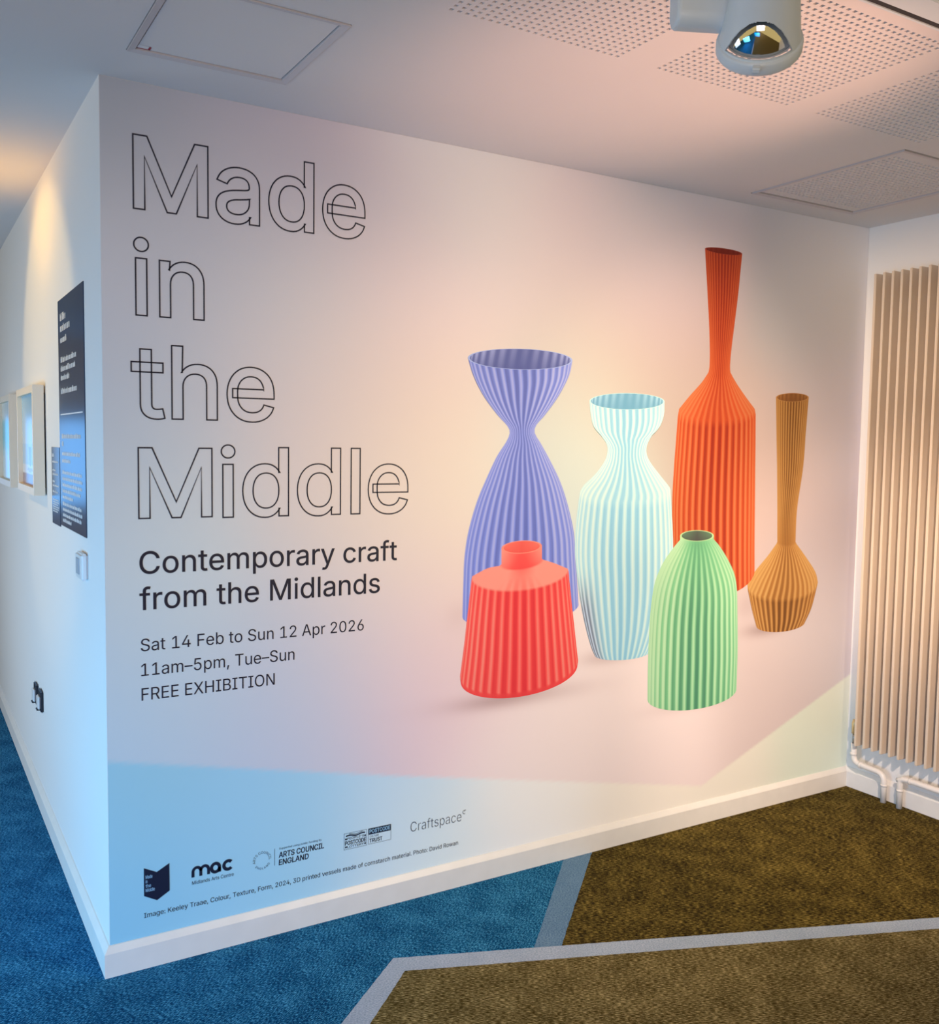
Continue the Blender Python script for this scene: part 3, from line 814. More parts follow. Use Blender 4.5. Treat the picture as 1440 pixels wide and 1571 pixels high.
'U':(1034,['518 -16 459 -13 405 -5 355 10 308 31 274 51 243 74 215 100 191 128 169 160 152 193 138 229 128 266 122 305 120 346 120 1017 249 1017 249 356 251 321 257 287 267 256 281 226 299 199 321 175 346 154 374 136 406 122 440 111 477 105 518 103 558 105 596 111 630 122 661 136 689 154 714 175 735 199 753 226 767 256 777 287 783 321 785 356 785 1017 914 1017 914 346 912 305 906 266 897 229 883 193 865 160 838 121 806 87 769 56 727 31 680 10 630 -5 576 -13']),
'X':(948,['36 0 434 569 434 473 59 1017 208 1017 356 801 408 722 447 658 487 584 464 584 504 657 523 689 544 722 597 801 747 1017 892 1017 518 478 518 574 912 0 763 0 584 259 537 330 499 391 461 462 489 462 451 393 412 332 363 259 183 0']),
'Y':(944,['407 0 407 417 33 1017 182 1017 384 689 416 635 445 584 471 528 499 461 447 461 475 529 502 586 530 637 561 689 762 1017 910 1017 536 417 536 0']),
'a':(778,['320 -17 273 -14 230 -5 189 10 161 25 136 43 114 65 95 89 80 117 69 147 63 180 61 216 62 247 67 275 75 300 86 322 105 347 128 369 155 386 185 401 217 412 251 421 303 432 356 440 467 453 505 460 531 470 542 479 549 493 551 509 551 513 549 543 543 570 533 593 519 614 502 630 480 644 454 654 424 660 391 662 357 660 326 654 298 645 274 632 253 618 235 602 214 575 200 548 82 582 97 615 114 644 134 670 157 692 191 717 227 736 266 751 306 761 347 767 388 769 431 766 478 759 510 750 541 737 572 721 599 700 624 673 645 640 657 612 666 580 671 543 673 503 673 0 553 0 553 104 545 104 528 77 504 49 483 31 459 16 431 2 398 -9 361 -15', '341 91 374 92 404 97 431 106 456 117 484 137 508 160 527 186 540 215 548 245 551 276 551 380 539 371 519 364 493 357 463 352 400 342 351 336 309 329 269 317 245 307 224 294 207 279 194 260 186 237 184 210 186 185 193 163 204 144 219 128 238 115 259 104 284 97 311 92']),
'b':(849,['459 -16 415 -14 377 -6 345 8 317 24 294 43 276 62 253 92 236 117 224 117 224 0 105 0 105 1017 227 1017 227 638 236 638 253 663 275 691 293 711 316 729 343 745 375 758 413 766 458 769 504 766 548 757 588 742 626 721 660 695 691 663 717 627 740 585 757 539 770 489 778 435 780 378 778 319 770 265 758 215 740 169 718 127 691 91 661 59 626 32 589 11 548 -4 505 -13', '440 94 474 96 505 103 533 115 559 131 581 152 601 175 618 203 632 233 645 278 653 327 656 379 654 430 645 478 632 522 618 552 602 579 582 603 560 623 534 639 506 650 475 657 440 660 407 657 376 651 348 640 322 624 300 605 280 582 264 555 250 526 236 482 228 433 225 379 228 325 236 275 250 230 264 200 281 173 301 150 323 130 349 114 377 103 407 96']),
'c':(791,['414 -16 374 -14 336 -9 300 1 266 15 234 33 197 60 164 92 136 128 112 170 93 216 79 265 71 318 68 375 71 432 79 486 93 536 112 582 136 624 164 661 197 693 234 720 266 737 300 751 336 761 374 767 414 769 451 767 486 762 520 754 552 743 582 729 610 712 636 692 659 669 680 644 697 616 712 586 723 554 606 524 595 552 581 578 562 601 540 621 514 638 484 650 451 657 414 660 379 657 346 650 316 638 290 620 267 599 247 575 230 547 217 517 203 472 195 425 193 375 195 326 203 279 217 235 230 204 247 177 267 153 290 132 316 115 346 103 379 95 414 93 452 95 485 103 515 115 541 132 564 153 583 177 598 205 608 234 726 205 715 172 700 141 682 112 662 87 638 63 612 43 584 25 554 10 521 -1 487 -10 452 -15']),
'd':(849,['391 -16 345 -13 301 -4 261 11 223 32 189 59 158 91 132 127 109 169 91 215 79 265 71 319 68 378 71 435 79 489 92 539 110 585 132 627 159 663 189 695 224 721 261 742 302 757 345 766 391 769 436 766 474 758 506 745 533 729 556 711 575 691 597 663 612 638 621 638 621 1017 744 1017 744 0 625 0 625 117 613 117 597 92 574 62 555 43 532 24 505 8 473 -6 435 -14', '409 94 442 96 473 103 501 114 526 130 549 150 568 173 585 200 599 230 612 275 621 325 623 379 621 433 613 482 599 526 586 555 569 582 549 605 527 624 501 640 473 651 442 657 409 660 375 657 343 650 315 639 289 623 267 603 247 579 230 552 217 522 203 478 195 430 193 379 195 327 203 278 217 233 231 203 248 175 267 152 290 131 316 115 344 103 375 96']),
'e':(808,['424 -16 381 -14 341 -9 302 1 267 15 234 33 204 54 176 78 152 106 130 136 111 170 92 215 79 265 71 317 68 374 71 430 79 483 92 533 111 579 134 622 162 659 194 691 230 719 262 737 296 751 332 761 370 767 410 769 451 767 492 760 532 748 570 731 605 709 638 682 661 657 681 630 699 598 714 564 726 525 735 483 740 438 742 388 742 339 150 339 150 442 676 442 619 404 617 452 609 497 595 537 582 564 566 589 547 610 525 628 501 642 473 652 443 658 410 660 377 658 346 652 318 641 293 627 270 609 249 588 232 565 218 539 203 502 195 463 192 422 192 355 194 315 199 277 208 243 221 212 237 185 256 161 277 140 302 123 329 109 359 100 391 94 425 92 454 94 482 98 507 105 531 116 552 129 571 145 587 165 601 186 611 211 730 182 716 144 696 110 670 79 640 51 604 28 565 9 522 -5 475 -14']),
'f':(507,['456 759 456 654 13 654 13 759', '161 0 161 863 163 894 169 923 178 948 191 972 213 998 240 1020 270 1038 304 1050 339 1057 375 1060 413 1058 445 1054 469 1048 485 1042 455 937 430 944 412 947 389 948 363 946 341 941 323 932 309 920 298 904 290 885 285 863 283 837 283 0']),
'g':(850,['414 -301 360 -299 312 -291 268 -279 229 -263 194 -243 165 -220 139 -195 118 -167 101 -139 203 -81 221 -106 243 -132 261 -149 283 -163 309 -177 339 -187 374 -193 414 -195 458 -192 498 -184 533 -170 564 -150 585 -130 602 -107 613 -79 620 -47 623 -12 623 137 612 137 596 111 573 83 555 64 532 47 505 31 472 19 434 12 390 10 345 12 303 20 263 34 225 53 191 78 160 107 133 141 110 180 92 224 79 272 71 325 68 382 71 439 79 492 92 541 110 587 133 627 159 664 190 695 225 721 263 742 303 757 346 766 392 769 436 766 475 759 507 746 534 729 557 711 576 692 599 663 615 638 626 638 626 759 745 759 745 -18 742 -65 734 -108 720 -146 701 -180 676 -209 649 -234 617 -255 581 -272 542 -285 502 -294 459 -299', '410 118 443 120 474 126 502 136 527 150 550 168 569 189 586 214 600 242 614 285 622 332 625 385 622 437 614 485 600 528 586 557 570 583 550 605 528 624 503 640 474 651 443 657 410 660 376 657 344 650 316 639 290 623 267 603 248 580 231 554 217 525 203 482 195 435 193 385 195 334 204 287 217 245 231 217 248 192 268 170 291 152 316 137 345 126 376 120']),
'h':(820,['227 453 227 0 105 0 105 1017 227 1017 227 575 205 575 220 614 237 649 257 679 280 704 304 724 338 744 374 758 413 766 455 769 492 767 527 761 560 751 590 737 618 719 642 697 663 671 681 642 696 608 706 569 712 527 714 481 714 0 592 0 592 470 590 504 585 535 575 563 563 587 546 609 526 627 504 640 478 650 451 656 420 658 385 656 352 648 322 635 295 617 272 593 253 565 239 533 230 495']),
'i':(333,['105 0 105 759 227 759 227 0', '167 886 145 888 125 896 108 909 94 926 85 945 83 966 85 988 94 1007 108 1024 125 1037 145 1045 167 1047 190 1045 210 1037 228 1024 242 1007 250 988 253 966 250 945 242 926 228 909 210 896 190 888']),
'l':(378,['279 -5 245 -3 215 2 189 11 167 24 148 40 129 65 116 95 108 129 105 169 105 1017 227 1017 227 197 229 166 233 142 240 125 252 113 269 106 292 104 321 105 339 109 361 5 323 -2 301 -4']),
'm':(1220,['105 0 105 759 224 759 225 591 215 591 228 629 244 663 265 692 289 716 315 736 344 752 375 763 406 770 438 772 471 770 500 764 528 754 552 740 575 721 598 694 618 663 632 628 642 589 625 589 636 625 653 657 674 686 700 712 729 733 761 750 797 762 834 770 873 772 906 770 937 765 966 756 994 744 1020 727 1043 708 1064 684 1081 657 1095 626 1106 591 1112 553 1114 510 1114 0 991 0 991 507 990 539 984 566 975 590 962 609 945 625 921 641 895 652 867 659 837 661 805 659 775 651 748 639 725 623 706 604 691 580 679 554 673 525 671 494 671 0 548 0 548 520 546 550 538 577 524 601 506 622 483 639 458 651 430 659 399 661 370 659 342 652 315 640 291 624 269 603 252 578 238 549 230 515 227 476 227 0']),
'n':(819,['227 453 227 0 105 0 105 759 223 759 224 575 205 575 220 614 237 649 257 679 280 704 304 724 338 744 374 758 413 766 455 769 492 767 527 761 560 751 590 737 617 719 642 697 663 671 681 642 696 608 706 569 712 527 714 481 714 0 592 0 592 470 590 504 585 535 575 563 563 587 546 609 526 627 504 640 478 650 451 656 420 658 385 656 352 648 322 635 295 617 272 593 253 565 239 533 230 495']),
'o':(830,['414 -16 374 -14 336 -9 300 1 266 15 234 33 197 60 164 92 136 128 112 170 93 216 79 265 71 318 68 375 71 432 79 486 93 536 112 582 136 624 164 661 197 693 234 720 266 737 300 751 336 761 374 767 414 769 455 767 494 761 530 751 565 737 597 720 634 693 667 661 695 624 719 582 738 536 751 486 759 432 762 375 759 318 751 265 738 216 719 170 695 128 667 92 634 60 597 33 565 15 530 1 494 -9 455 -14', '414 93 451 95 484 103 514 115 540 132 564 153 584 177 601 204 614 235 628 279 636 326 638 375 636 425 628 472 614 516 601 547 584 575 564 599 540 620 514 638 484 650 451 657 414 660 379 657 346 650 316 638 290 620 267 599 247 575 230 547 217 517 203 472 195 425 193 375 195 326 203 279 217 235 230 204 247 177 267 153 290 132 316 115 346 103 379 95']),
'p':(849,['105 -285 105 759 224 759 224 638 236 638 253 663 274 691 293 711 316 729 343 745 375 758 413 766 458 769 504 766 548 757 588 742 626 721 660 695 691 663 717 627 740 585 757 539 770 489 778 435 780 378 778 319 770 265 758 215 740 169 718 127 691 91 661 59 626 32 589 11 548 -4 505 -13 459 -16 415 -14 377 -6 345 8 318 24 295 43 276 62 253 92 236 117 227 117 227 -285', '440 94 474 96 505 103 533 115 559 131 581 152 601 175 618 203 632 233 645 278 653 327 656 379 654 430 645 478 632 522 618 552 602 579 582 603 560 623 534 639 506 650 475 657 440 660 407 657 376 651 348 640 322 624 300 605 280 582 264 555 250 526 236 482 228 433 225 379 228 325 236 275 250 230 264 200 281 173 301 150 323 130 349 114 377 103 407 96']),
'r':(518,['105 0 105 759 223 759 223 642 231 642 243 669 260 694 280 715 305 734 332 750 362 761 393 767 426 770 459 769 487 767 487 645 460 649 438 651 414 651 380 649 348 642 318 629 292 612 270 592 252 567 238 539 230 508 227 474 227 0']),
's':(730,['364 -16 314 -14 267 -6 224 7 195 20 169 36 145 54 124 76 105 100 91 127 79 156 71 188 188 213 197 184 210 159 227 137 248 121 272 108 300 98 330 93 363 91 400 93 434 99 463 110 489 125 510 142 524 162 533 183 536 206 534 225 529 242 520 257 508 271 486 287 458 300 424 310 298 340 250 354 208 371 173 392 144 416 126 438 112 462 102 488 96 517 94 548 96 579 103 609 114 637 130 663 150 687 173 707 200 726 230 741 263 753 298 762 335 767 374 769 424 766 468 758 508 745 542 727 572 705 598 678 619 648 635 616 648 580 536 554 524 582 507 608 485 631 464 646 439 657 409 663 375 665 342 663 312 657 286 647 262 634 242 617 228 598 220 577 217 554 219 534 225 516 234 500 248 487 272 471 304 457 343 446 459 419 507 405 549 387 584 367 612 343 630 321 644 297 654 271 660 243 662 213 660 181 653 150 641 121 625 94 604 70 580 48 552 29 520 13 485 0 447 -9 407 -15']),
't':(455,['408 759 408 654 13 654 13 759', '130 942 252 942 252 195 254 165 261 141 272 123 284 113 299 105 318 101 341 100 370 102 404 107 426 3 406 -2 384 -5 360 -8 337 -8 299 -6 265 0 234 10 207 24 184 43 164 65 149 90 138 119 132 151 130 186']),
'u':(820,['365 -10 328 -8 293 -2 260 8 230 22 202 39 178 61 156 87 138 117 124 152 113 190 107 232 105 278 105 759 227 759 227 288 229 254 235 223 244 196 257 171 274 150 294 132 316 118 342 108 370 102 400 100 435 103 468 111 498 124 525 142 548 165 567 194 581 226 589 264 592 305 592 759 714 759 714 0 596 0 596 184 615 184 599 144 581 109 561 79 539 54 514 34 480 15 444 1 406 -7']),
'v':(778,['325 0 35 759 169 759 330 310 354 242 374 174 411 42 368 42 387 107 406 174 425 242 448 310 610 759 743 759 453 0']),
'w':(1134,['275 0 45 759 174 759 267 427 308 273 329 183 350 83 330 83 350 180 371 269 392 352 412 427 504 759 633 759 723 427 763 271 784 182 804 83 783 83 804 181 826 270 867 427 960 759 1089 759 859 0 737 0 638 343 609 450 581 561 553 675 581 675 553 561 525 449 496 343 397 0']),
'x':(757,['42 0 343 436 342 342 57 759 200 759 295 611 329 557 358 507 386 458 414 412 351 412 379 458 405 507 433 557 466 611 563 759 703 759 417 337 417 428 716 0 574 0 462 171 428 223 400 272 373 319 346 363 409 363 382 319 357 272 330 223 296 171 183 0']),
'y':(778,['95 -277 123 -171 143 -175 177 -180 208 -178 227 -172 244 -162 260 -148 275 -128 289 -103 301 -71 325 -3 35 759 169 759 330 310 354 241 374 173 392 107 411 42 367 42 405 174 425 242 448 310 610 759 743 759 408 -116 392 -153 373 -186 353 -214 330 -238 306 -257 279 -271 249 -282 217 -288 183 -290 154 -289 129 -286 109 -282']),
'–':(699,['699 489 699 376 0 376 0 489']),
' ':(376,[]),
}


# the sheet's l is a plain stem; its e closes cleanly at the bar; its capital M has deep plain notches
GLYPHS['l'] = (333, ['105 0 105 1017 227 1017 227 0'])
GLYPHS['e'] = (GLYPHS['e'][0], [GLYPHS['e'][1][0].replace('676 442 619 404', '619 442')])
TITLE_M = (1100, ['0 0 0 1010 187 1010 517 228 843 1010 1030 1010 1030 0 876 0 876 730 582 0 456 0 152 730 152 0'])


def glyph_run(s, table=None, letterwise=False):
    """contours of a line of type, at size 1"""
    out, x = [], 0.0
    for ch in s:
        adv, cs = (table or {}).get(ch) or GLYPHS[ch]
        one = []
        for c in cs:
            q = [float(v) for v in c.split()]
            one.append([(x + q[i] / 2000, q[i + 1] / 2000) for i in range(0, len(q), 2)])
        if letterwise:
            out.append((ch, one))
        else:
            out.extend(one)
        x += adv / 2000
    return out


def offset(loop, d):
    """move a closed contour outwards (to its left-hand ink side) by d"""
    n = len(loop)
    res = []
    for i in range(n):
        a, b, c = Vector(loop[i - 1]), Vector(loop[i]), Vector(loop[(i + 1) % n])
        u, w = (b - a), (c - b)
        if u.length < 1e-9 or w.length < 1e-9:
            res.append(tuple(b)); continue
        u.normalize(); w.normalize()
        n1, n2 = Vector((-u.y, u.x)), Vector((-w.y, w.x))
        nn = n1 + n2
        if nn.length < 1e-3:
            res.append(tuple(b)); continue
        nn.normalize()
        k = d / max(0.5, nn.dot(n1))
        res.append((b.x + nn.x * k, b.y + nn.y * k))
    return res


def winding(q, loops):
    w = 0
    x, y = q
    for l in loops:
        for i in range(len(l)):
            (xa, ya), (xb, yb) = l[i - 1], l[i]
            if (ya <= y) != (yb <= y):
                t = (y - ya) / (yb - ya)
                if xa + t * (xb - xa) > x:
                    w += 1 if yb > ya else -1
    return w


def fill_loops(m, loops, put):
    """triangulate overlapping contours (non-zero rule) letter by letter"""
    # contours whose x-ranges overlap belong together
    items = sorted(loops, key=lambda l: min(q[0] for q in l))
    groups, hi = [], -1e9
    for l in items:
        lo = min(q[0] for q in l)
        if lo > hi or not groups:
            groups.append([])
            hi = -1e9
        groups[-1].append(l)
        hi = max(hi, max(q[0] for q in l))
    for g in groups:
        vs, es = [], []
        for l in g:
            b = len(vs)
            vs.extend(Vector(q) for q in l)
            es.extend((b + i, b + (i + 1) % len(l)) for i in range(len(l)))
        r = delaunay_2d_cdt(vs, es, [], 0, 1e-6)
        ids = [m.vert(put(q[0], q[1])) for q in r[0]]
        for f in r[2]:
            c = sum((r[0][i] for i in f), Vector((0, 0))) / len(f)
            if winding((c.x, c.y), g) != 0:
                m.face([ids[i] for i in f])


def place(loops, x0, x1, zbase, size, slant=0.0):
    """scale a run to its size and (optionally) to end at x1"""
    lo = min(q[0] for l in loops for q in l)
    hi = max(q[0] for l in loops for q in l)
    kx = (x1 - x0) / (hi - lo) if x1 else size
    return [[(x0 + (q[0] - lo) * kx + slant * q[1] * size, zbase + q[1] * size) for q in l] for l in loops]


CAP = 0.5087                                  # cap height of the letter set at size 1
YT = -0.0015


def line(name, s, x0, x1, zbase, cap, bold=0.0, material=None, parent=None, y=YT, label=None, slant=0.0, words=False):
    """one line of type as one part, or (words) one part per word"""
    size = cap / CAP
    letters = glyph_run(s, None, True)
    flat_ = [l for _, ls in letters for l in ls]
    placed = iter(place(flat_, x0, x1, zbase, size, slant))
    runs = [[]]
    for ch, ls in letters:
        got = [next(placed) for _ in ls]
        if ch == ' ' and words:
            runs.append([])
        runs[-1].extend(got)
    for loops in runs:
        if bold:
            loops = [offset(l, bold * size) for l in loops]
        m = MB()
        fill_loops(m, loops, lambda a, b: (a, y, b))
        o = m.build(name, material or NAVY, parent or mural, fix=False)
        for pl in o.data.polygons:
            if pl.normal.y > 0:
                pl.flip()
        tag(o, label)
    return o


def merged(loops):
    """outer boundary of overlapping contours, as closed loops with the ink on the right"""
    vs, es = [], []
    for l in loops:
        b = len(vs)
        vs.extend(Vector(q) for q in l)
        es.extend((b + i, b + (i + 1) % len(l)) for i in range(len(l)))
    r = delaunay_2d_cdt(vs, es, [], 0, 1e-7)
    cnt = {}
    for f in r[2]:
        c = sum((r[0][i] for i in f), Vector((0, 0))) / len(f)
        if winding((c.x, c.y), loops) == 0:
            continue
        f = list(f)
        A = sum(r[0][f[i - 1]].x * r[0][f[i]].y - r[0][f[i]].x * r[0][f[i - 1]].y for i in range(len(f)))
        if A > 0:
            f.reverse()
        for i in range(len(f)):
            cnt[(f[i - 1], f[i])] = 1
    nxt = {}
    for a, b in cnt:
        if (b, a) not in cnt:
            nxt[a] = b
    out = []
    while nxt:
        a0 = next(iter(nxt))
        l, a = [], a0
        while a in nxt:
            l.append(tuple(r[0][a]))
            a = nxt.pop(a)
        out.append(l)
    return out


def outline(name, s, x0, x1, zbase, cap, width=0.0044, bold=0.008):
    size = cap / CAP
    m = MB()
    letters = glyph_run(s, {'M': TITLE_M}, True)
    pts = [q for _, ls in letters for l in ls for q in l]
    lo, hi = min(q[0] for q in pts), max(q[0] for q in pts)
    g = bold * size
    kx = (x1 - x0 - 2 * g) / (hi - lo)
    for ch, ls in letters:
        ls = [[(x0 + g + (q[0] - lo) * kx, zbase + q[1] * size) for q in l] for l in ls]
        if ch not in 'etM':
            ls = merged(ls)
        for l in ls:
            if ch != 'M':
                l = offset(l, g)
            a, b = offset(l, width / 2), offset(l, -width / 2)
            A = [m.vert((q[0], YT, q[1])) for q in a]
            B = [m.vert((q[0], YT, q[1])) for q in b]
            for i in range(len(l)):
                j = (i + 1) % len(l)
                m.face([A[i], A[j], B[j], B[i]])
    o = m.build(name, NAVY, mural, fix=False)
    for pl in o.data.polygons:
        if pl.normal.y > 0:
            pl.flip()
    return o


# title: outlined letters, four lines
ZT = [2.3335, 2.0245, 1.7175, 1.4105]
tag(outline('title_word', 'Made', 0.0895, 0.8425, ZT[0], 0.2165), 'outlined navy title word, first line')
tag(outline('title_word', 'in', 0.0925, 0.3005, ZT[1], 0.2165), 'outlined navy title word, second line')
tag(outline('title_word', 'the', 0.0815, 0.5255, ZT[2], 0.2165), 'outlined navy title word, third line')
tag(outline('title_word', 'Middle', 0.0960, 1.0145, ZT[3], 0.2165), 'outlined navy title word, fourth line')
line('subtitle_word', 'Contemporary craft', 0.1000, 0.9735, 1.2405, 0.0685, 0.0042, words=True)
line('subtitle_word', 'from the Midlands', 0.0990, 0.9080, 1.1295, 0.0685, 0.0042, words=True)
line('date_word', 'Sat 14 Feb to Sun 12 Apr 2026', 0.1010, 0.8480, 1.0015, 0.0385, words=True)
line('date_word', '11am–5pm, Tue–Sun', 0.1015, 0.5960, 0.9245, 0.0385, words=True)
line('date_word', 'FREE EXHIBITION', 0.1020, 0.5275, 0.8480, 0.0385, words=True)
line('caption_line', 'Image: Keeley Traae, Colour, Texture, Form, 2024, 3D printed vessels made of cornstarch material. Photo: David Rowan',
     0.1030, 1.2390, 0.1560, 0.0155, 0.003)


def flat(name, polys, material, parent, y=YT, label=None):
    """flat ink shapes from closed outlines"""
    m = MB()
    for pl in polys:
        fill_loops(m, [pl], lambda a, b: (a, y, b))
    o = m.build(name, material, parent, fix=False)
    for p_ in o.data.polygons:
        if p_.normal.y > 0:
            p_.flip()
    return tag(o, label)


def stroke(pts, w):
    """a thick open line as one outline with butt ends"""
    A, B = [], []
    P = [Vector(q) for q in pts]
    for i, q in enumerate(P):
        t = (P[min(i + 1, len(P) - 1)] - P[max(i - 1, 0)]).normalized()
        nrm = Vector((-t.y, t.x)) * w / 2
        A.append(tuple(q + nrm)); B.append(tuple(q - nrm))
    return A + B[::-1]


def arc(cx, cz, rx, rz, a0, a1, n=20):
    return [(cx + rx * math.cos(math.radians(a0 + (a1 - a0) * i / n)), cz + rz * math.sin(math.radians(a0 + (a1 - a0) * i / n))) for i in range(n + 1)]


# logo 1: navy pennant with four short words
g1 = flat('pennant_logo', [[(0.1035, 0.3165), (0.1425, 0.2960), (0.1815, 0.3165), (0.1820, 0.2270), (0.1430, 0.2045), (0.1035, 0.2270)]], NAVYLOGO, mural, label='navy notched pennant logo')
for k, (w_, x1) in enumerate((('Made', 0.1290), ('in', 0.1140), ('the', 0.1245), ('Middle', 0.1360))):
    line('logo_word', w_, 0.1085, x1, 0.2810 - 0.0142 * k, 0.0108, 0.004, PALEINK, g1, YT - 0.0001, 'pale lettering')

# logo 2: heavy lower-case letters
h_ = 0.0125
ms = [stroke([(0.2555, 0.2525), (0.2555, 0.2690)] + arc(0.2680, 0.2690, 0.0125, 0.0140, 180, 0), 0.0095)]
ms.append(stroke([(0.2805, 0.2690), (0.2805, 0.2525)], 0.0095))
ms.append(stroke([(0.2680 + 0.0125, 0.2690)] + arc(0.2930, 0.2690, 0.0125, 0.0140, 180, 0) + [(0.3055, 0.2525)], 0.0095))
ms.append(stroke(arc(0.3280, 0.2690, 0.0130, 0.0140, 0, 360, 40), 0.0105))
ms.append(stroke([(0.3415, 0.2690), (0.3415, 0.2525)], 0.0095))
ms.append(stroke(arc(0.3695, 0.2690, 0.0140, 0.0140, 42, 318, 36), 0.0105))
g2 = flat('heavy_letter_logo', ms, NAVYLOGO, mural, label='heavy rounded navy letters')
line('logo_line', 'Midlands Arts Centre', 0.2525, 0.3880, 0.2285, 0.0115, 0.001, NAVYLOGO, g2)


def round_text(m, s, cx, cz, r, a0, a1, cap, flip=False):
    size = cap / CAP
    tot = sum(GLYPHS[c][0] for c in s) / 2000
    x = 0.0
    for ch in s:
        adv, cs = GLYPHS[ch]
        adv /= 2000
        a = math.radians(a0 + (a1 - a0) * (x + adv / 2) / tot)
        x += adv
        loops = []
        for c in cs:
            q = [float(v) for v in c.split()]
            l = []
            for i in range(0, len(q), 2):
                u, w = (q[i] / 2000 - adv / 2) * size, q[i + 1] / 2000 * size
                if flip:
                    rr = r + cap - w
                    l.append((cx + rr * math.cos(a) - u * math.sin(a) * 1.0, cz + rr * math.sin(a) + u * math.cos(a)))
                else:
                    rr = r + w
                    l.append((cx + rr * math.cos(a) + u * math.sin(a), cz + rr * math.sin(a) - u * math.cos(a)))
            loops.append(l)
        if loops:
            fill_loops(m, loops, lambda p_, q_: (p_, YT, q_))


# logo 3: round lettering, a rule and two bold words
m = MB()
round_text(m, 'ARTS COUNCIL', 0.4840, 0.2585, 0.0235, 195, -5, 0.0085)
round_text(m, 'ENGLAND', 0.4840, 0.2585, 0.0235, 215, 335, 0.0070, True)
g3 = m.build('round_letter_logo', NAVYLOGO, mural, fix=False)
tag(g3, 'ring of small navy letters beside bold words')
flat('logo_rule', [[(0.5265, 0.2320), (0.5278, 0.2320), (0.5278, 0.2900), (0.5265, 0.2900)]], NAVYLOGO, g3)
line('logo_line', 'Supported using public funding by', 0.5430, 0.6950, 0.2835, 0.0065, 0, NAVYLOGO, g3)
line('logo_line', 'ARTS COUNCIL', 0.5420, 0.7030, 0.2555, 0.0185, 0.016, NAVYLOGO, g3, slant=0.05)
line('logo_line', 'ENGLAND', 0.5420, 0.6470, 0.2300, 0.0185, 0.016, NAVYLOGO, g3, slant=0.05)

# logo 4: two small framed boxes
def box_outline(x0, z0, x1, z1, w=0.0011):
    return [[(x0, z0), (x1, z0), (x1, z0 + w), (x0, z0 + w)], [(x0, z1 - w), (x1, z1 - w), (x1, z1), (x0, z1)],
            [(x0, z0), (x0 + w, z0), (x0 + w, z1), (x0, z1)], [(x1 - w, z0), (x1, z0), (x1, z1), (x1 - w, z1)]]


bx = box_outline(0.7780, 0.2315, 0.8650, 0.2900)
wave_t = [(0.7850 + 0.0730 * i / 24, 0.2790 + 0.0022 * math.sin(i / 24 * 9.0)) for i in range(25)]
bx.append(stroke(wave_t, 0.0050))
bx.append(stroke([(x, z + 0.0055) for x, z in wave_t[4:22]], 0.0018))
for zz in (0.2660, 0.2375):
    bx.append([(0.7825, zz), (0.7885, zz), (0.7885, zz + 0.0060), (0.7825, zz + 0.0060)])
    bx.append([(0.8555, zz), (0.8615, zz), (0.8615, zz + 0.0060), (0.8555, zz + 0.0060)])
g4 = flat('postcode_box_logo', bx, NAVYLOGO, mural, label='thin framed box with a wavy ribbon and bold word')
line('logo_line', "PEOPLE'S", 0.7900, 0.8540, 0.2660, 0.0075, 0.010, NAVYLOGO, g4)
line('logo_line', 'POSTCODE', 0.7825, 0.8615, 0.2475, 0.0140, 0.018, NAVYLOGO, g4)
line('logo_line', 'LOTTERY', 0.7900, 0.8540, 0.2365, 0.0075, 0.010, NAVYLOGO, g4)
bx = box_outline(0.8710, 0.2330, 0.9600, 0.2900)
bx.append([(0.8710, 0.2675), (0.9600, 0.2675), (0.9600, 0.2900), (0.8710, 0.2900)])
g5 = flat('postcode_trust_logo', bx, NAVYLOGO, mural, label='framed box with a navy header')
line('logo_line', 'POSTCODE', 0.8755, 0.9560, 0.2725, 0.0130, 0.016, PALEINK, g5, YT - 0.0001)
line('logo_line', 'CULTURE', 0.8760, 0.9120, 0.2570, 0.0070, 0, NAVYLOGO, g5)
line('logo_line', 'TRUST', 0.8760, 0.9250, 0.2385, 0.0135, 0.016, NAVYLOGO, g5)

# logo 5: thin lettering with a raised small c
g6 = line('thin_letter_logo', 'Craftspace', 1.0380, 1.2530, 0.2440, 0.0365, -0.010, NAVYLOGO, label='thin navy word with a raised curl')
flat('logo_curl', [stroke(arc(1.2650, 0.2760, 0.0065, 0.0070, 50, 300, 18), 0.0018), stroke(arc(1.2690, 0.2800, 0.0030, 0.0035, 20, 250, 12), 0.0012)], NAVYLOGO, g6)

# ------------------------------------------------------------------ left wall
def wall_text(m, rows, y_left, x, rnd):
    """rows: (z, length, height): runs of word-like white marks too small to read"""
    for z, length, hgt in rows:
        yy = y_left
        while yy > y_left - length:
            w = rnd.uniform(0.018, 0.055)
            w = min(w, yy - (y_left - length))
            k = max(1, int(w / (hgt * 0.55)))
            for i in range(k):
                a = yy - w * i / k
                b = a - w / k * 0.72
                dz = hgt * rnd.choice((0.0, 0.0, 0.35))
                m.quad((x, a, z), (x, b, z), (x, b, z + hgt + dz), (x, a, z + hgt + dz))
            yy -= w + hgt * 0.45


def vinyl_panel(name, ya, yb, za, zb, label, blocks, rule=None):
    """ya is the far edge, yb the near edge"""
    m = MB()
    m.box((-0.003, yb, za), (-0.0002, ya, zb))
    o = m.build(name, PANEL)
    tag(o, label, 'text panel')
    for rows in blocks:
        t = MB()
        wall_text(t, rows, ya - 0.05 * (ya - yb) / 0.55 - 0.005, -0.0034, random.Random(5))
        t.build('panel_text', PANELTEXT, o, fix=False)
    if rule:
        r = MB()
        r.quad((-0.0034, ya - 0.035, rule), (-0.0034, yb + 0.035, rule), (-0.0034, yb + 0.035, rule + 0.004), (-0.0034, ya - 0.035, rule + 0.004))
        r.build('panel_rule', PANELTEXT, o, fix=False)
    return o


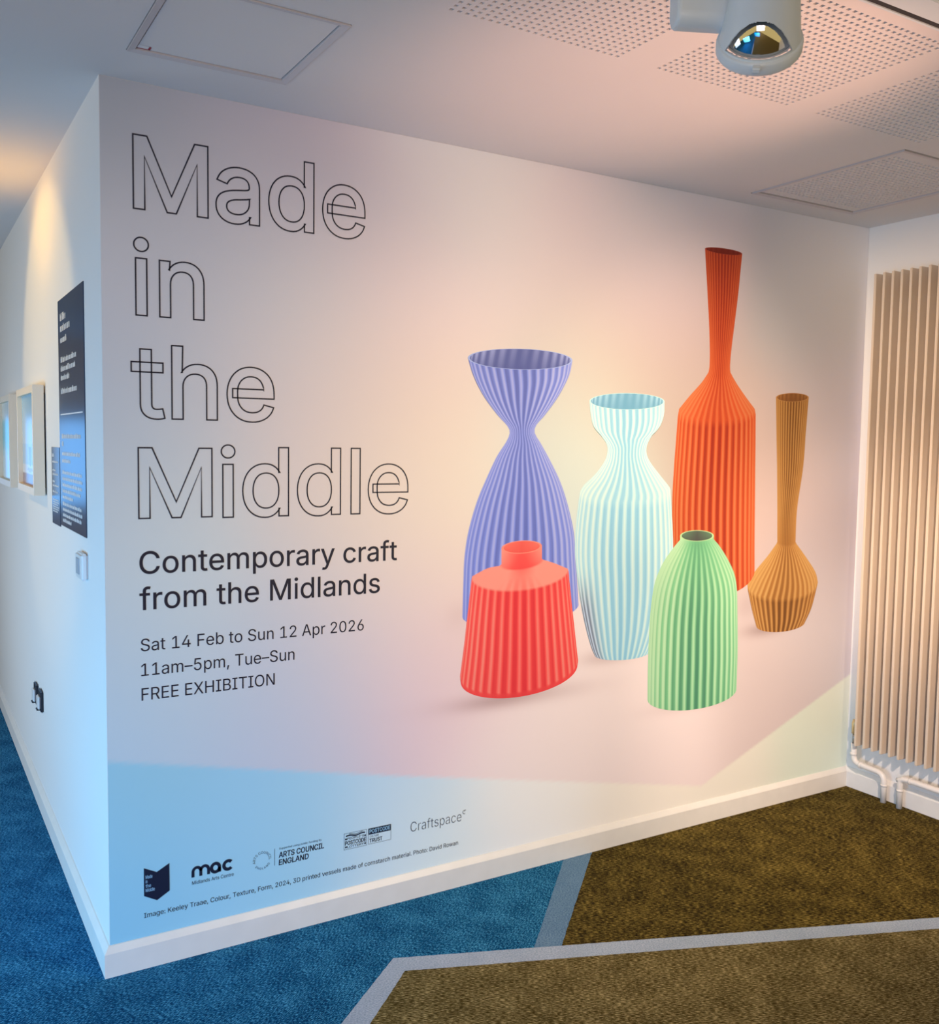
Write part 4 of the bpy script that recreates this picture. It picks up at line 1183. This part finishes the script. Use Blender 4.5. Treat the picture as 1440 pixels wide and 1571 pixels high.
heading = [(2.075, 0.13, 0.020), (2.036, 0.22, 0.020), (1.996, 0.15, 0.017)]
lead = [(1.925, 0.35, 0.015), (1.893, 0.33, 0.015), (1.861, 0.20, 0.015), (1.812, 0.36, 0.015)]
question = [(1.650, 0.42, 0.013), (1.622, 0.04, 0.013), (1.588, 0.40, 0.011), (1.562, 0.19, 0.011)]
para = [(1.520 - 0.0225 * i, (0.43, 0.44, 0.43, 0.40, 0.24)[i], 0.010) for i in range(5)]
para2 = [(1.405 - 0.0205 * i, (0.42, 0.43, 0.41, 0.20)[i], 0.010) for i in range(4)]
vinyl_panel('introduction_panel', 0.857, 0.300, 1.327, 2.153, 'tall slate blue text panel on the side wall nearest the corner',
            [heading, lead[:3], lead[3:], question, para, para2], rule=1.735)
vinyl_panel('caption_panel', 1.084, 0.873, 1.318, 1.616, 'small slate text panel between the tall panel and the framed pictures',
            [[(1.578, 0.05, 0.010), (1.556, 0.15, 0.006), (1.524, 0.08, 0.006), (1.508, 0.15, 0.006)], [(1.480, 0.06, 0.006), (1.464, 0.16, 0.006)], [(1.440, 0.14, 0.006)],
             [(1.410 - 0.009 * i, (0.15, 0.16, 0.14)[i], 0.005) for i in range(3)], [(1.383 - 0.009 * i, (0.16, 0.15, 0.13)[i], 0.005) for i in range(3)]])


def picture_print(m, kind):
    pass


def framed_picture(ya, yb, za, zb, label, art):
    """ya far edge, yb near edge"""
    d0, d1, w = -0.007, -0.049, 0.030
    t = thing('framed_picture', (0, (ya + yb) / 2, za), label, 'framed picture', 'white framed pictures on the side wall')
    f = MB()
    O = [(yb, za), (ya, za), (ya, zb), (yb, zb)]
    I = [(yb + w, za + w), (ya - w, za + w), (ya - w, zb - w), (yb + w, zb - w)]
    of = [f.vert((d1, a, b)) for a, b in O]; ob = [f.vert((d0, a, b)) for a, b in O]
    jf = [f.vert((d1, a, b)) for a, b in I]; jb = [f.vert((d0 - 0.006, a, b)) for a, b in I]
    ib = [f.vert((d0, a, b)) for a, b in I]
    for k in range(4):
        j = (k + 1) % 4
        f.face([of[k], of[j], jf[j], jf[k]]); f.face([of[k], of[j], ob[j], ob[k]]); f.face([jf[k], jf[j], jb[j], jb[k]]); f.face([ob[k], ob[j], ib[j], ib[k]]); f.face([jb[k], jb[j], ib[j], ib[k]])
    f.build('frame', FRAMEPAINT, t)
    b = MB()
    b.box((-0.0085, yb + w, za + w), (-0.0005, ya - w, zb - w))
    b.build('backing_board', BLACK, t)
    p = MB()
    ny, nz = 60, 60
    y0, y1, z0, z1 = yb + w, ya - w, za + w, zb - w
    idx = [[p.vert((-0.030, y0 + (y1 - y0) * i / ny, z0 + (z1 - z0) * j / nz), art(1 - i / ny, j / nz)) for j in range(nz + 1)] for i in range(ny + 1)]
    for i in range(ny):
        for j in range(nz):
            p.face([idx[i][j], idx[i + 1][j], idx[i + 1][j + 1], idx[i][j + 1]])
    p.build('picture', PRINTGLOSS, t, ink=True, fix=False)
    return t


PRINTGLOSS = print_mat('glazed_print', 0.2)


def art_still(u, v):
    """vessels on a table before a pale wall"""
    c = (176, 204, 226) if v > 0.12 else (150, 130, 136)
    if 0.12 < v < 0.22: c = (214, 220, 228)
    if v > 0.45: c = mix((196, 214, 232), (160, 206, 232), (v - 0.45) * 1.8)
    if 0.42 < u < 0.62 and 0.2 < v < 0.42 and abs(u - 0.52) < 0.03 + (v - 0.2) * 0.3: c = (150, 162, 190)
    if (u - 0.78) ** 2 / 0.012 + (v - 0.25) ** 2 / 0.0018 < 1: c = (66, 84, 112)
    if (u - 0.5) ** 2 / 0.03 + (v - 0.17) ** 2 / 0.0006 < 1: c = (176, 170, 168)
    return srgb(*c)


def art_turq(u, v):
    """turquoise and white abstract"""
    s = math.sin(7 * u + 5 * math.sin(3 * v)) * 0.5 + 0.5
    k = smooth((v - 0.25) / 0.3) * smooth((0.85 - v) / 0.15)
    return srgb(*mix((214, 232, 238), mix((60, 190, 214), (130, 214, 228), s), k * (0.5 + 0.5 * s)))


framed_picture(1.850, 1.252, 1.415, 1.866, 'white box frame with a pale still life, next to the text panels', art_still)
framed_picture(2.790, 2.190, 1.405, 1.862, 'white box frame with a turquoise picture, cut by the left edge of the photo', art_turq)

# light switch / control unit on the side wall by the corner
t = thing('wall_control', (0, 0.35, 1.187), 'white plastic wall control unit below the tall text panel', 'wall switch')
m = MB(); m.box((-0.022, 0.290, 1.187), (-0.0002, 0.412, 1.275), bevel=0.006); m.build('housing', PLASTIC, t)
m = MB(); m.box((-0.0250, 0.325, 1.205), (-0.0215, 0.378, 1.258), bevel=0.0012); m.build('cover', GREYPLASTIC, t)


def wall_socket(yc, zc, label):
    t = thing('wall_socket', (0, yc, zc), label, 'wall socket', 'black edged sockets low on the side wall')
    m = MB(); m.box((-0.012, yc - 0.045, zc - 0.048), (-0.0002, yc + 0.045, zc + 0.048), bevel=0.005); m.build('back_plate', BLACK, t)
    m = MB(); m.box((-0.022, yc - 0.028, zc - 0.034), (-0.0118, yc + 0.028, zc + 0.022), bevel=0.003); m.build('plug_cover', PLASTIC, t)
    m = MB()
    m.box((-0.026, yc - 0.020, zc - 0.040), (-0.0118, yc + 0.020, zc - 0.0345), bevel=0.001)
    m.build('plug_lip', BLACK, t)


wall_socket(1.69, 0.490, 'black edged wall socket low on the side wall, the one farther from the corner')
wall_socket(1.525, 0.496, 'black edged wall socket low on the side wall, the one nearer the corner')

# ------------------------------------------------------------------ radiator and pipes
RX = ROOM_X
t = thing('radiator', (RX - 0.05, -0.40, 0.235), 'tall cream radiator of upright fins on the right wall', 'radiator')
NF, FP = 22, 0.0453
for i in range(NF):
    yr = -0.117 - FP * i - (0.0 if i else -0.001)
    m = MB()
    m.box((RX - 0.090, yr, 0.236), (RX - 0.0245, yr + 0.0125, 2.462), bevel=0.0018)
    m.build('fin', RADPAINT, t)
ylast = -0.117 - FP * (NF - 1)
for za in (0.300, 2.360):
    m = MB(); m.box((RX - 0.0240, ylast, za), (RX - 0.0060, -0.105, za + 0.045), bevel=0.003); m.build('header', RADPAINT, t)
for yb_ in (-0.25, -0.85):
    m = MB(); m.box((RX - 0.0058, yb_ - 0.02, 0.290), (RX - 0.0003, yb_ + 0.02, 0.360)); m.build('wall_bracket', STEEL, t)
v = MB(); v.tube([(RX - 0.05, -0.0760, 0.236), (RX - 0.05, -0.0760, 0.284)], 0.0085, 14)
vo = v.build('valve', STEEL, t)
v = MB(); v.tube([(RX - 0.05, -0.0760, 0.284), (RX - 0.05, -0.0760, 0.335), (RX - 0.05, -0.0760, 0.352)], [0.0135, 0.0135, 0.009], 18)
tag(v.build('valve_cap', BRASS, vo), 'yellowed valve cap')
v = MB(); v.tube([(RX - 0.05, -0.0760, 0.310), (RX - 0.05, -0.103, 0.310)], 0.007, 12); v.build('valve_tail', RADPAINT, vo)


def round_path(pts, r=0.03, n=6):
    P = [Vector(q) for q in pts]
    out = [P[0]]
    for a, b, c in zip(P, P[1:], P[2:]):
        d = min(r, (b - a).length * 0.45, (c - b).length * 0.45)
        s, e = b + (a - b).normalized() * d, b + (c - b).normalized() * d
        for i in range(n + 1):
            u = i / n
            out.append(s * (1 - u) ** 2 + b * 2 * u * (1 - u) + e * u * u)
    out.append(P[-1])
    return out


PR = 0.0135
px = RX - 0.05
t = thing('heating_pipe', (px, -0.247, 0), 'white heating pipe bending from the radiator valve down to the carpet', 'pipe')
m = MB(); m.tube(round_path([(px, -0.0760, 0.236), (px, -0.0790, 0.145), (px, -0.150, 0.139), (px, -0.247, 0.135), (px, -0.247, 0.0005)], 0.045, 8), PR, 18); m.build('pipe', PIPE, t)
for a, b in (((px, -0.0763, 0.190), (px, -0.0765, 0.178)), ((px, -0.247, 0.086), (px, -0.247, 0.078)), ((px, -0.112, 0.1405), (px, -0.122, 0.1395))):
    m = MB(); m.tube([a, b], PR + 0.0022, 18); m.build('pipe_collar', PIPE, t)
t = thing('heating_pipe', (px, -0.330, 0), 'white heating pipe rising from the carpet and running right along the skirting', 'pipe')
m = MB(); m.tube(round_path([(px, -0.330, 0.0005), (px, -0.330, 0.141), (px, -0.400, 0.143), (px, -1.10, 0.139)], 0.026, 8), PR, 18); m.build('pipe', PIPE, t)
m = MB(); m.tube([(px, -0.316, 0.128), (px, -0.345, 0.1405)], PR * 0.9, 14); m.build('tee_stub', PIPE, t)
for a, b in (((px, -0.330, 0.088), (px, -0.330, 0.080)), ((px, -0.377, 0.143), (px, -0.386, 0.143))):
    m = MB(); m.tube([a, b], PR + 0.0022, 18); m.build('pipe_collar', PIPE, t)

# ------------------------------------------------------------------ ceiling track and spotlight
TY0, TY1, TZ = -1.640, -1.555, 2.640
t = thing('lighting_track', (1.9, (TY0 + TY1) / 2, ROOM_Z), 'grey lighting track with a black slot fixed under the ceiling', 'lighting track')
m = MB()
o_ = [(TY0, ROOM_Z - 0.0003), (TY0, TZ), (TY1 - 0.024, TZ), (TY1 - 0.023, TZ + 0.018), (TY1 - 0.008, TZ + 0.018), (TY1 - 0.006, TZ), (TY1, TZ), (TY1, ROOM_Z - 0.0003)]
m.prism(o_, 'x', 0.55, ROOM_X - 0.02)
m.build('track_body', TRACKMETAL, t)
m = MB(); m.box((0.56, TY1 - 0.0225, TZ + 0.0012), (ROOM_X - 0.03, TY1 - 0.0085, TZ + 0.0175)); tag(m.build('track_slot', DARKMETAL, t), 'black slot')

SY = -1.600
ARM = math.radians(-25)
AXIS = (0.545, 0.612, -0.573)
WINV = (-0.680, -0.635, -0.366)
arm = Vector((math.cos(ARM), math.sin(ARM), 0))        # the gear box is swung round on its adaptor
side = Vector((-arm.y, arm.x, 0))
b1 = Vector((0.8957,-1.6000,2.4842))                    # right end of the gear box
hc = Vector((0.9341,-1.6300,2.4332))                    # middle of the lamp's rim
ax_ = Vector(AXIS).normalized()                        # where the lamp points: at the far corner of the mural
t = thing('track_spotlight', (b1.x - 0.06, SY, 2.60), 'grey track spotlight with an arched cut-out showing its mirrored reflector', 'spotlight')
# the window in the housing looks back into the room
win = Vector(WINV)
win = (win - ax_ * win.dot(ax_)).normalized()
yb = ax_.cross(win)
HM = Matrix((tuple(win) + (0,), tuple(yb) + (0,), tuple(ax_) + (0,), (0, 0, 0, 1))).transposed()
HM.translation = hc
NA, NHH = 220, 80
prof_h = [(0.058 + 0.019 * (1 - k / (NHH - 1)) ** 1.4, -0.016 - 0.150 * k / (NHH - 1)) for k in range(NHH)]


def window(k, i):
    a = (i + 0.5) / NA * 360
    a = a - 360 if a > 180 else a
    h = (k + 0.5) / (NHH - 1) * 0.150
    return h > 0.004 and h < 0.004 + 0.070 * max(0, 1 - (abs(a) / 54) ** 2.3) and abs(a) < 54


m = MB()
m.lathe(prof_h, NA, 0, HM, window)
inner_p = [(r - 0.0035, hh) for r, hh in prof_h]
m.lathe(inner_p, NA, 0, HM, window)
m.lathe([(0.058, -0.166), (0.052, -0.176), (0.0, -0.178)], NA, 0, HM)
m.build('lamp_housing', GREYMETAL, t, fix=False)
m = MB()
m.lathe([(0.0705, -0.016), (0.080, -0.016), (0.0822, -0.010), (0.0822, 0.006), (0.078, 0.012), (0.0705, 0.012), (0.0705, -0.016)], 96, 0, HM)
m.build('rim_ring', GREYMETAL, t)
m = MB()
m.lathe([(0.066 * math.cos(a_ * math.pi / 2 / 24), -0.016 - 0.080 * math.sin(a_ * math.pi / 2 / 24)) for a_ in range(25)], 96, 0, HM)
tag(m.build('reflector', CHROME, t), 'mirrored dome')
m = MB(); m.box((-0.010, -0.008, 0), (0.010, 0.008, 0.010), bevel=0.002)
clip = m.build('rim_clip', GREYMETAL, t)
clip.data.transform(HM @ Matrix.Translation((0.083, 0, -0.014)))
# gear box and joint
LB, WB, RB = 0.122, 0.030, 0.024
zb = b1.z - 0.024
prof_b = [(-WB, 2.612)] + [(-WB + RB - RB * math.cos(k / 10 * math.pi / 2), zb + RB - RB * math.sin(k / 10 * math.pi / 2)) for k in range(11)]
prof_b += [(-u, w) for u, w in prof_b[::-1]]
m = MB()
ends = [(-LB, 0.80), (-LB + 0.003, 0.94), (-LB + 0.008, 1.0), (-0.004, 1.0), (-0.001, 0.97), (0.0, 0.93)]
zc = (2.612 + zb) / 2
rows_ = [[m.vert(b1 + arm * e + side * (u * k) + Vector((0, 0, (zc + (w - zc) * (0.5 + k / 2)) - b1.z))) for u, w in prof_b] for e, k in ends]
for a, b in zip(rows_, rows_[1:]):
    for j in range(len(prof_b)):
        l = (j + 1) % len(prof_b)
        m.face([a[j], a[l], b[l], b[j]], 0, 1 <= j <= 10 or 13 <= j <= 22)
m.face(rows_[0]); m.face(rows_[-1][::-1])
m.build('gear_box', GREYMETAL, t)
ac = b1 - arm * 0.065
m = MB(); m.box((ac.x - 0.040, SY - 0.016, 2.610), (ac.x + 0.040, SY + 0.016, TZ - 0.0003), bevel=0.002); m.build('track_adaptor', GREYMETAL, t)
jc = b1 + Vector((0, 0, 0.002))
m = MB(); m.tube([jc, jc + arm * 0.004], 0.0255, 28); m.build('joint_gap', DARKMETAL, t)
m = MB(); m.tube([jc + arm * 0.0035, jc + arm * 0.016, jc + arm * 0.030 + Vector((0, 0, -0.002))], [0.0265, 0.0262, 0.022], 28); m.build('joint_arm', GREYMETAL, t)
# flat web running up from the joint to the back of the housing
m = MB()
wv = [jc + arm * 0.012 + Vector((0, 0, -0.022)), jc + arm * 0.012 + Vector((0, 0, 0.026)), hc - ax_ * 0.150 - arm * 0.040, hc - ax_ * 0.060 - arm * 0.050]
A = [m.vert(q - side * 0.004) for q in wv]; B = [m.vert(q + side * 0.004) for q in wv]
for k in range(4):
    l = (k + 1) % 4
    m.face([A[k], A[l], B[l], B[k]])
m.face(A); m.face(B[::-1])
m.build('joint_web', GREYMETAL, t)
m = MB(); q = b1 - arm * 0.008 - side * (WB - 0.0005) + Vector((0, 0, 0.004)); m.tube([q, q - side * 0.0015], 0.0026, 12); m.build('screw', DARKMETAL, t)
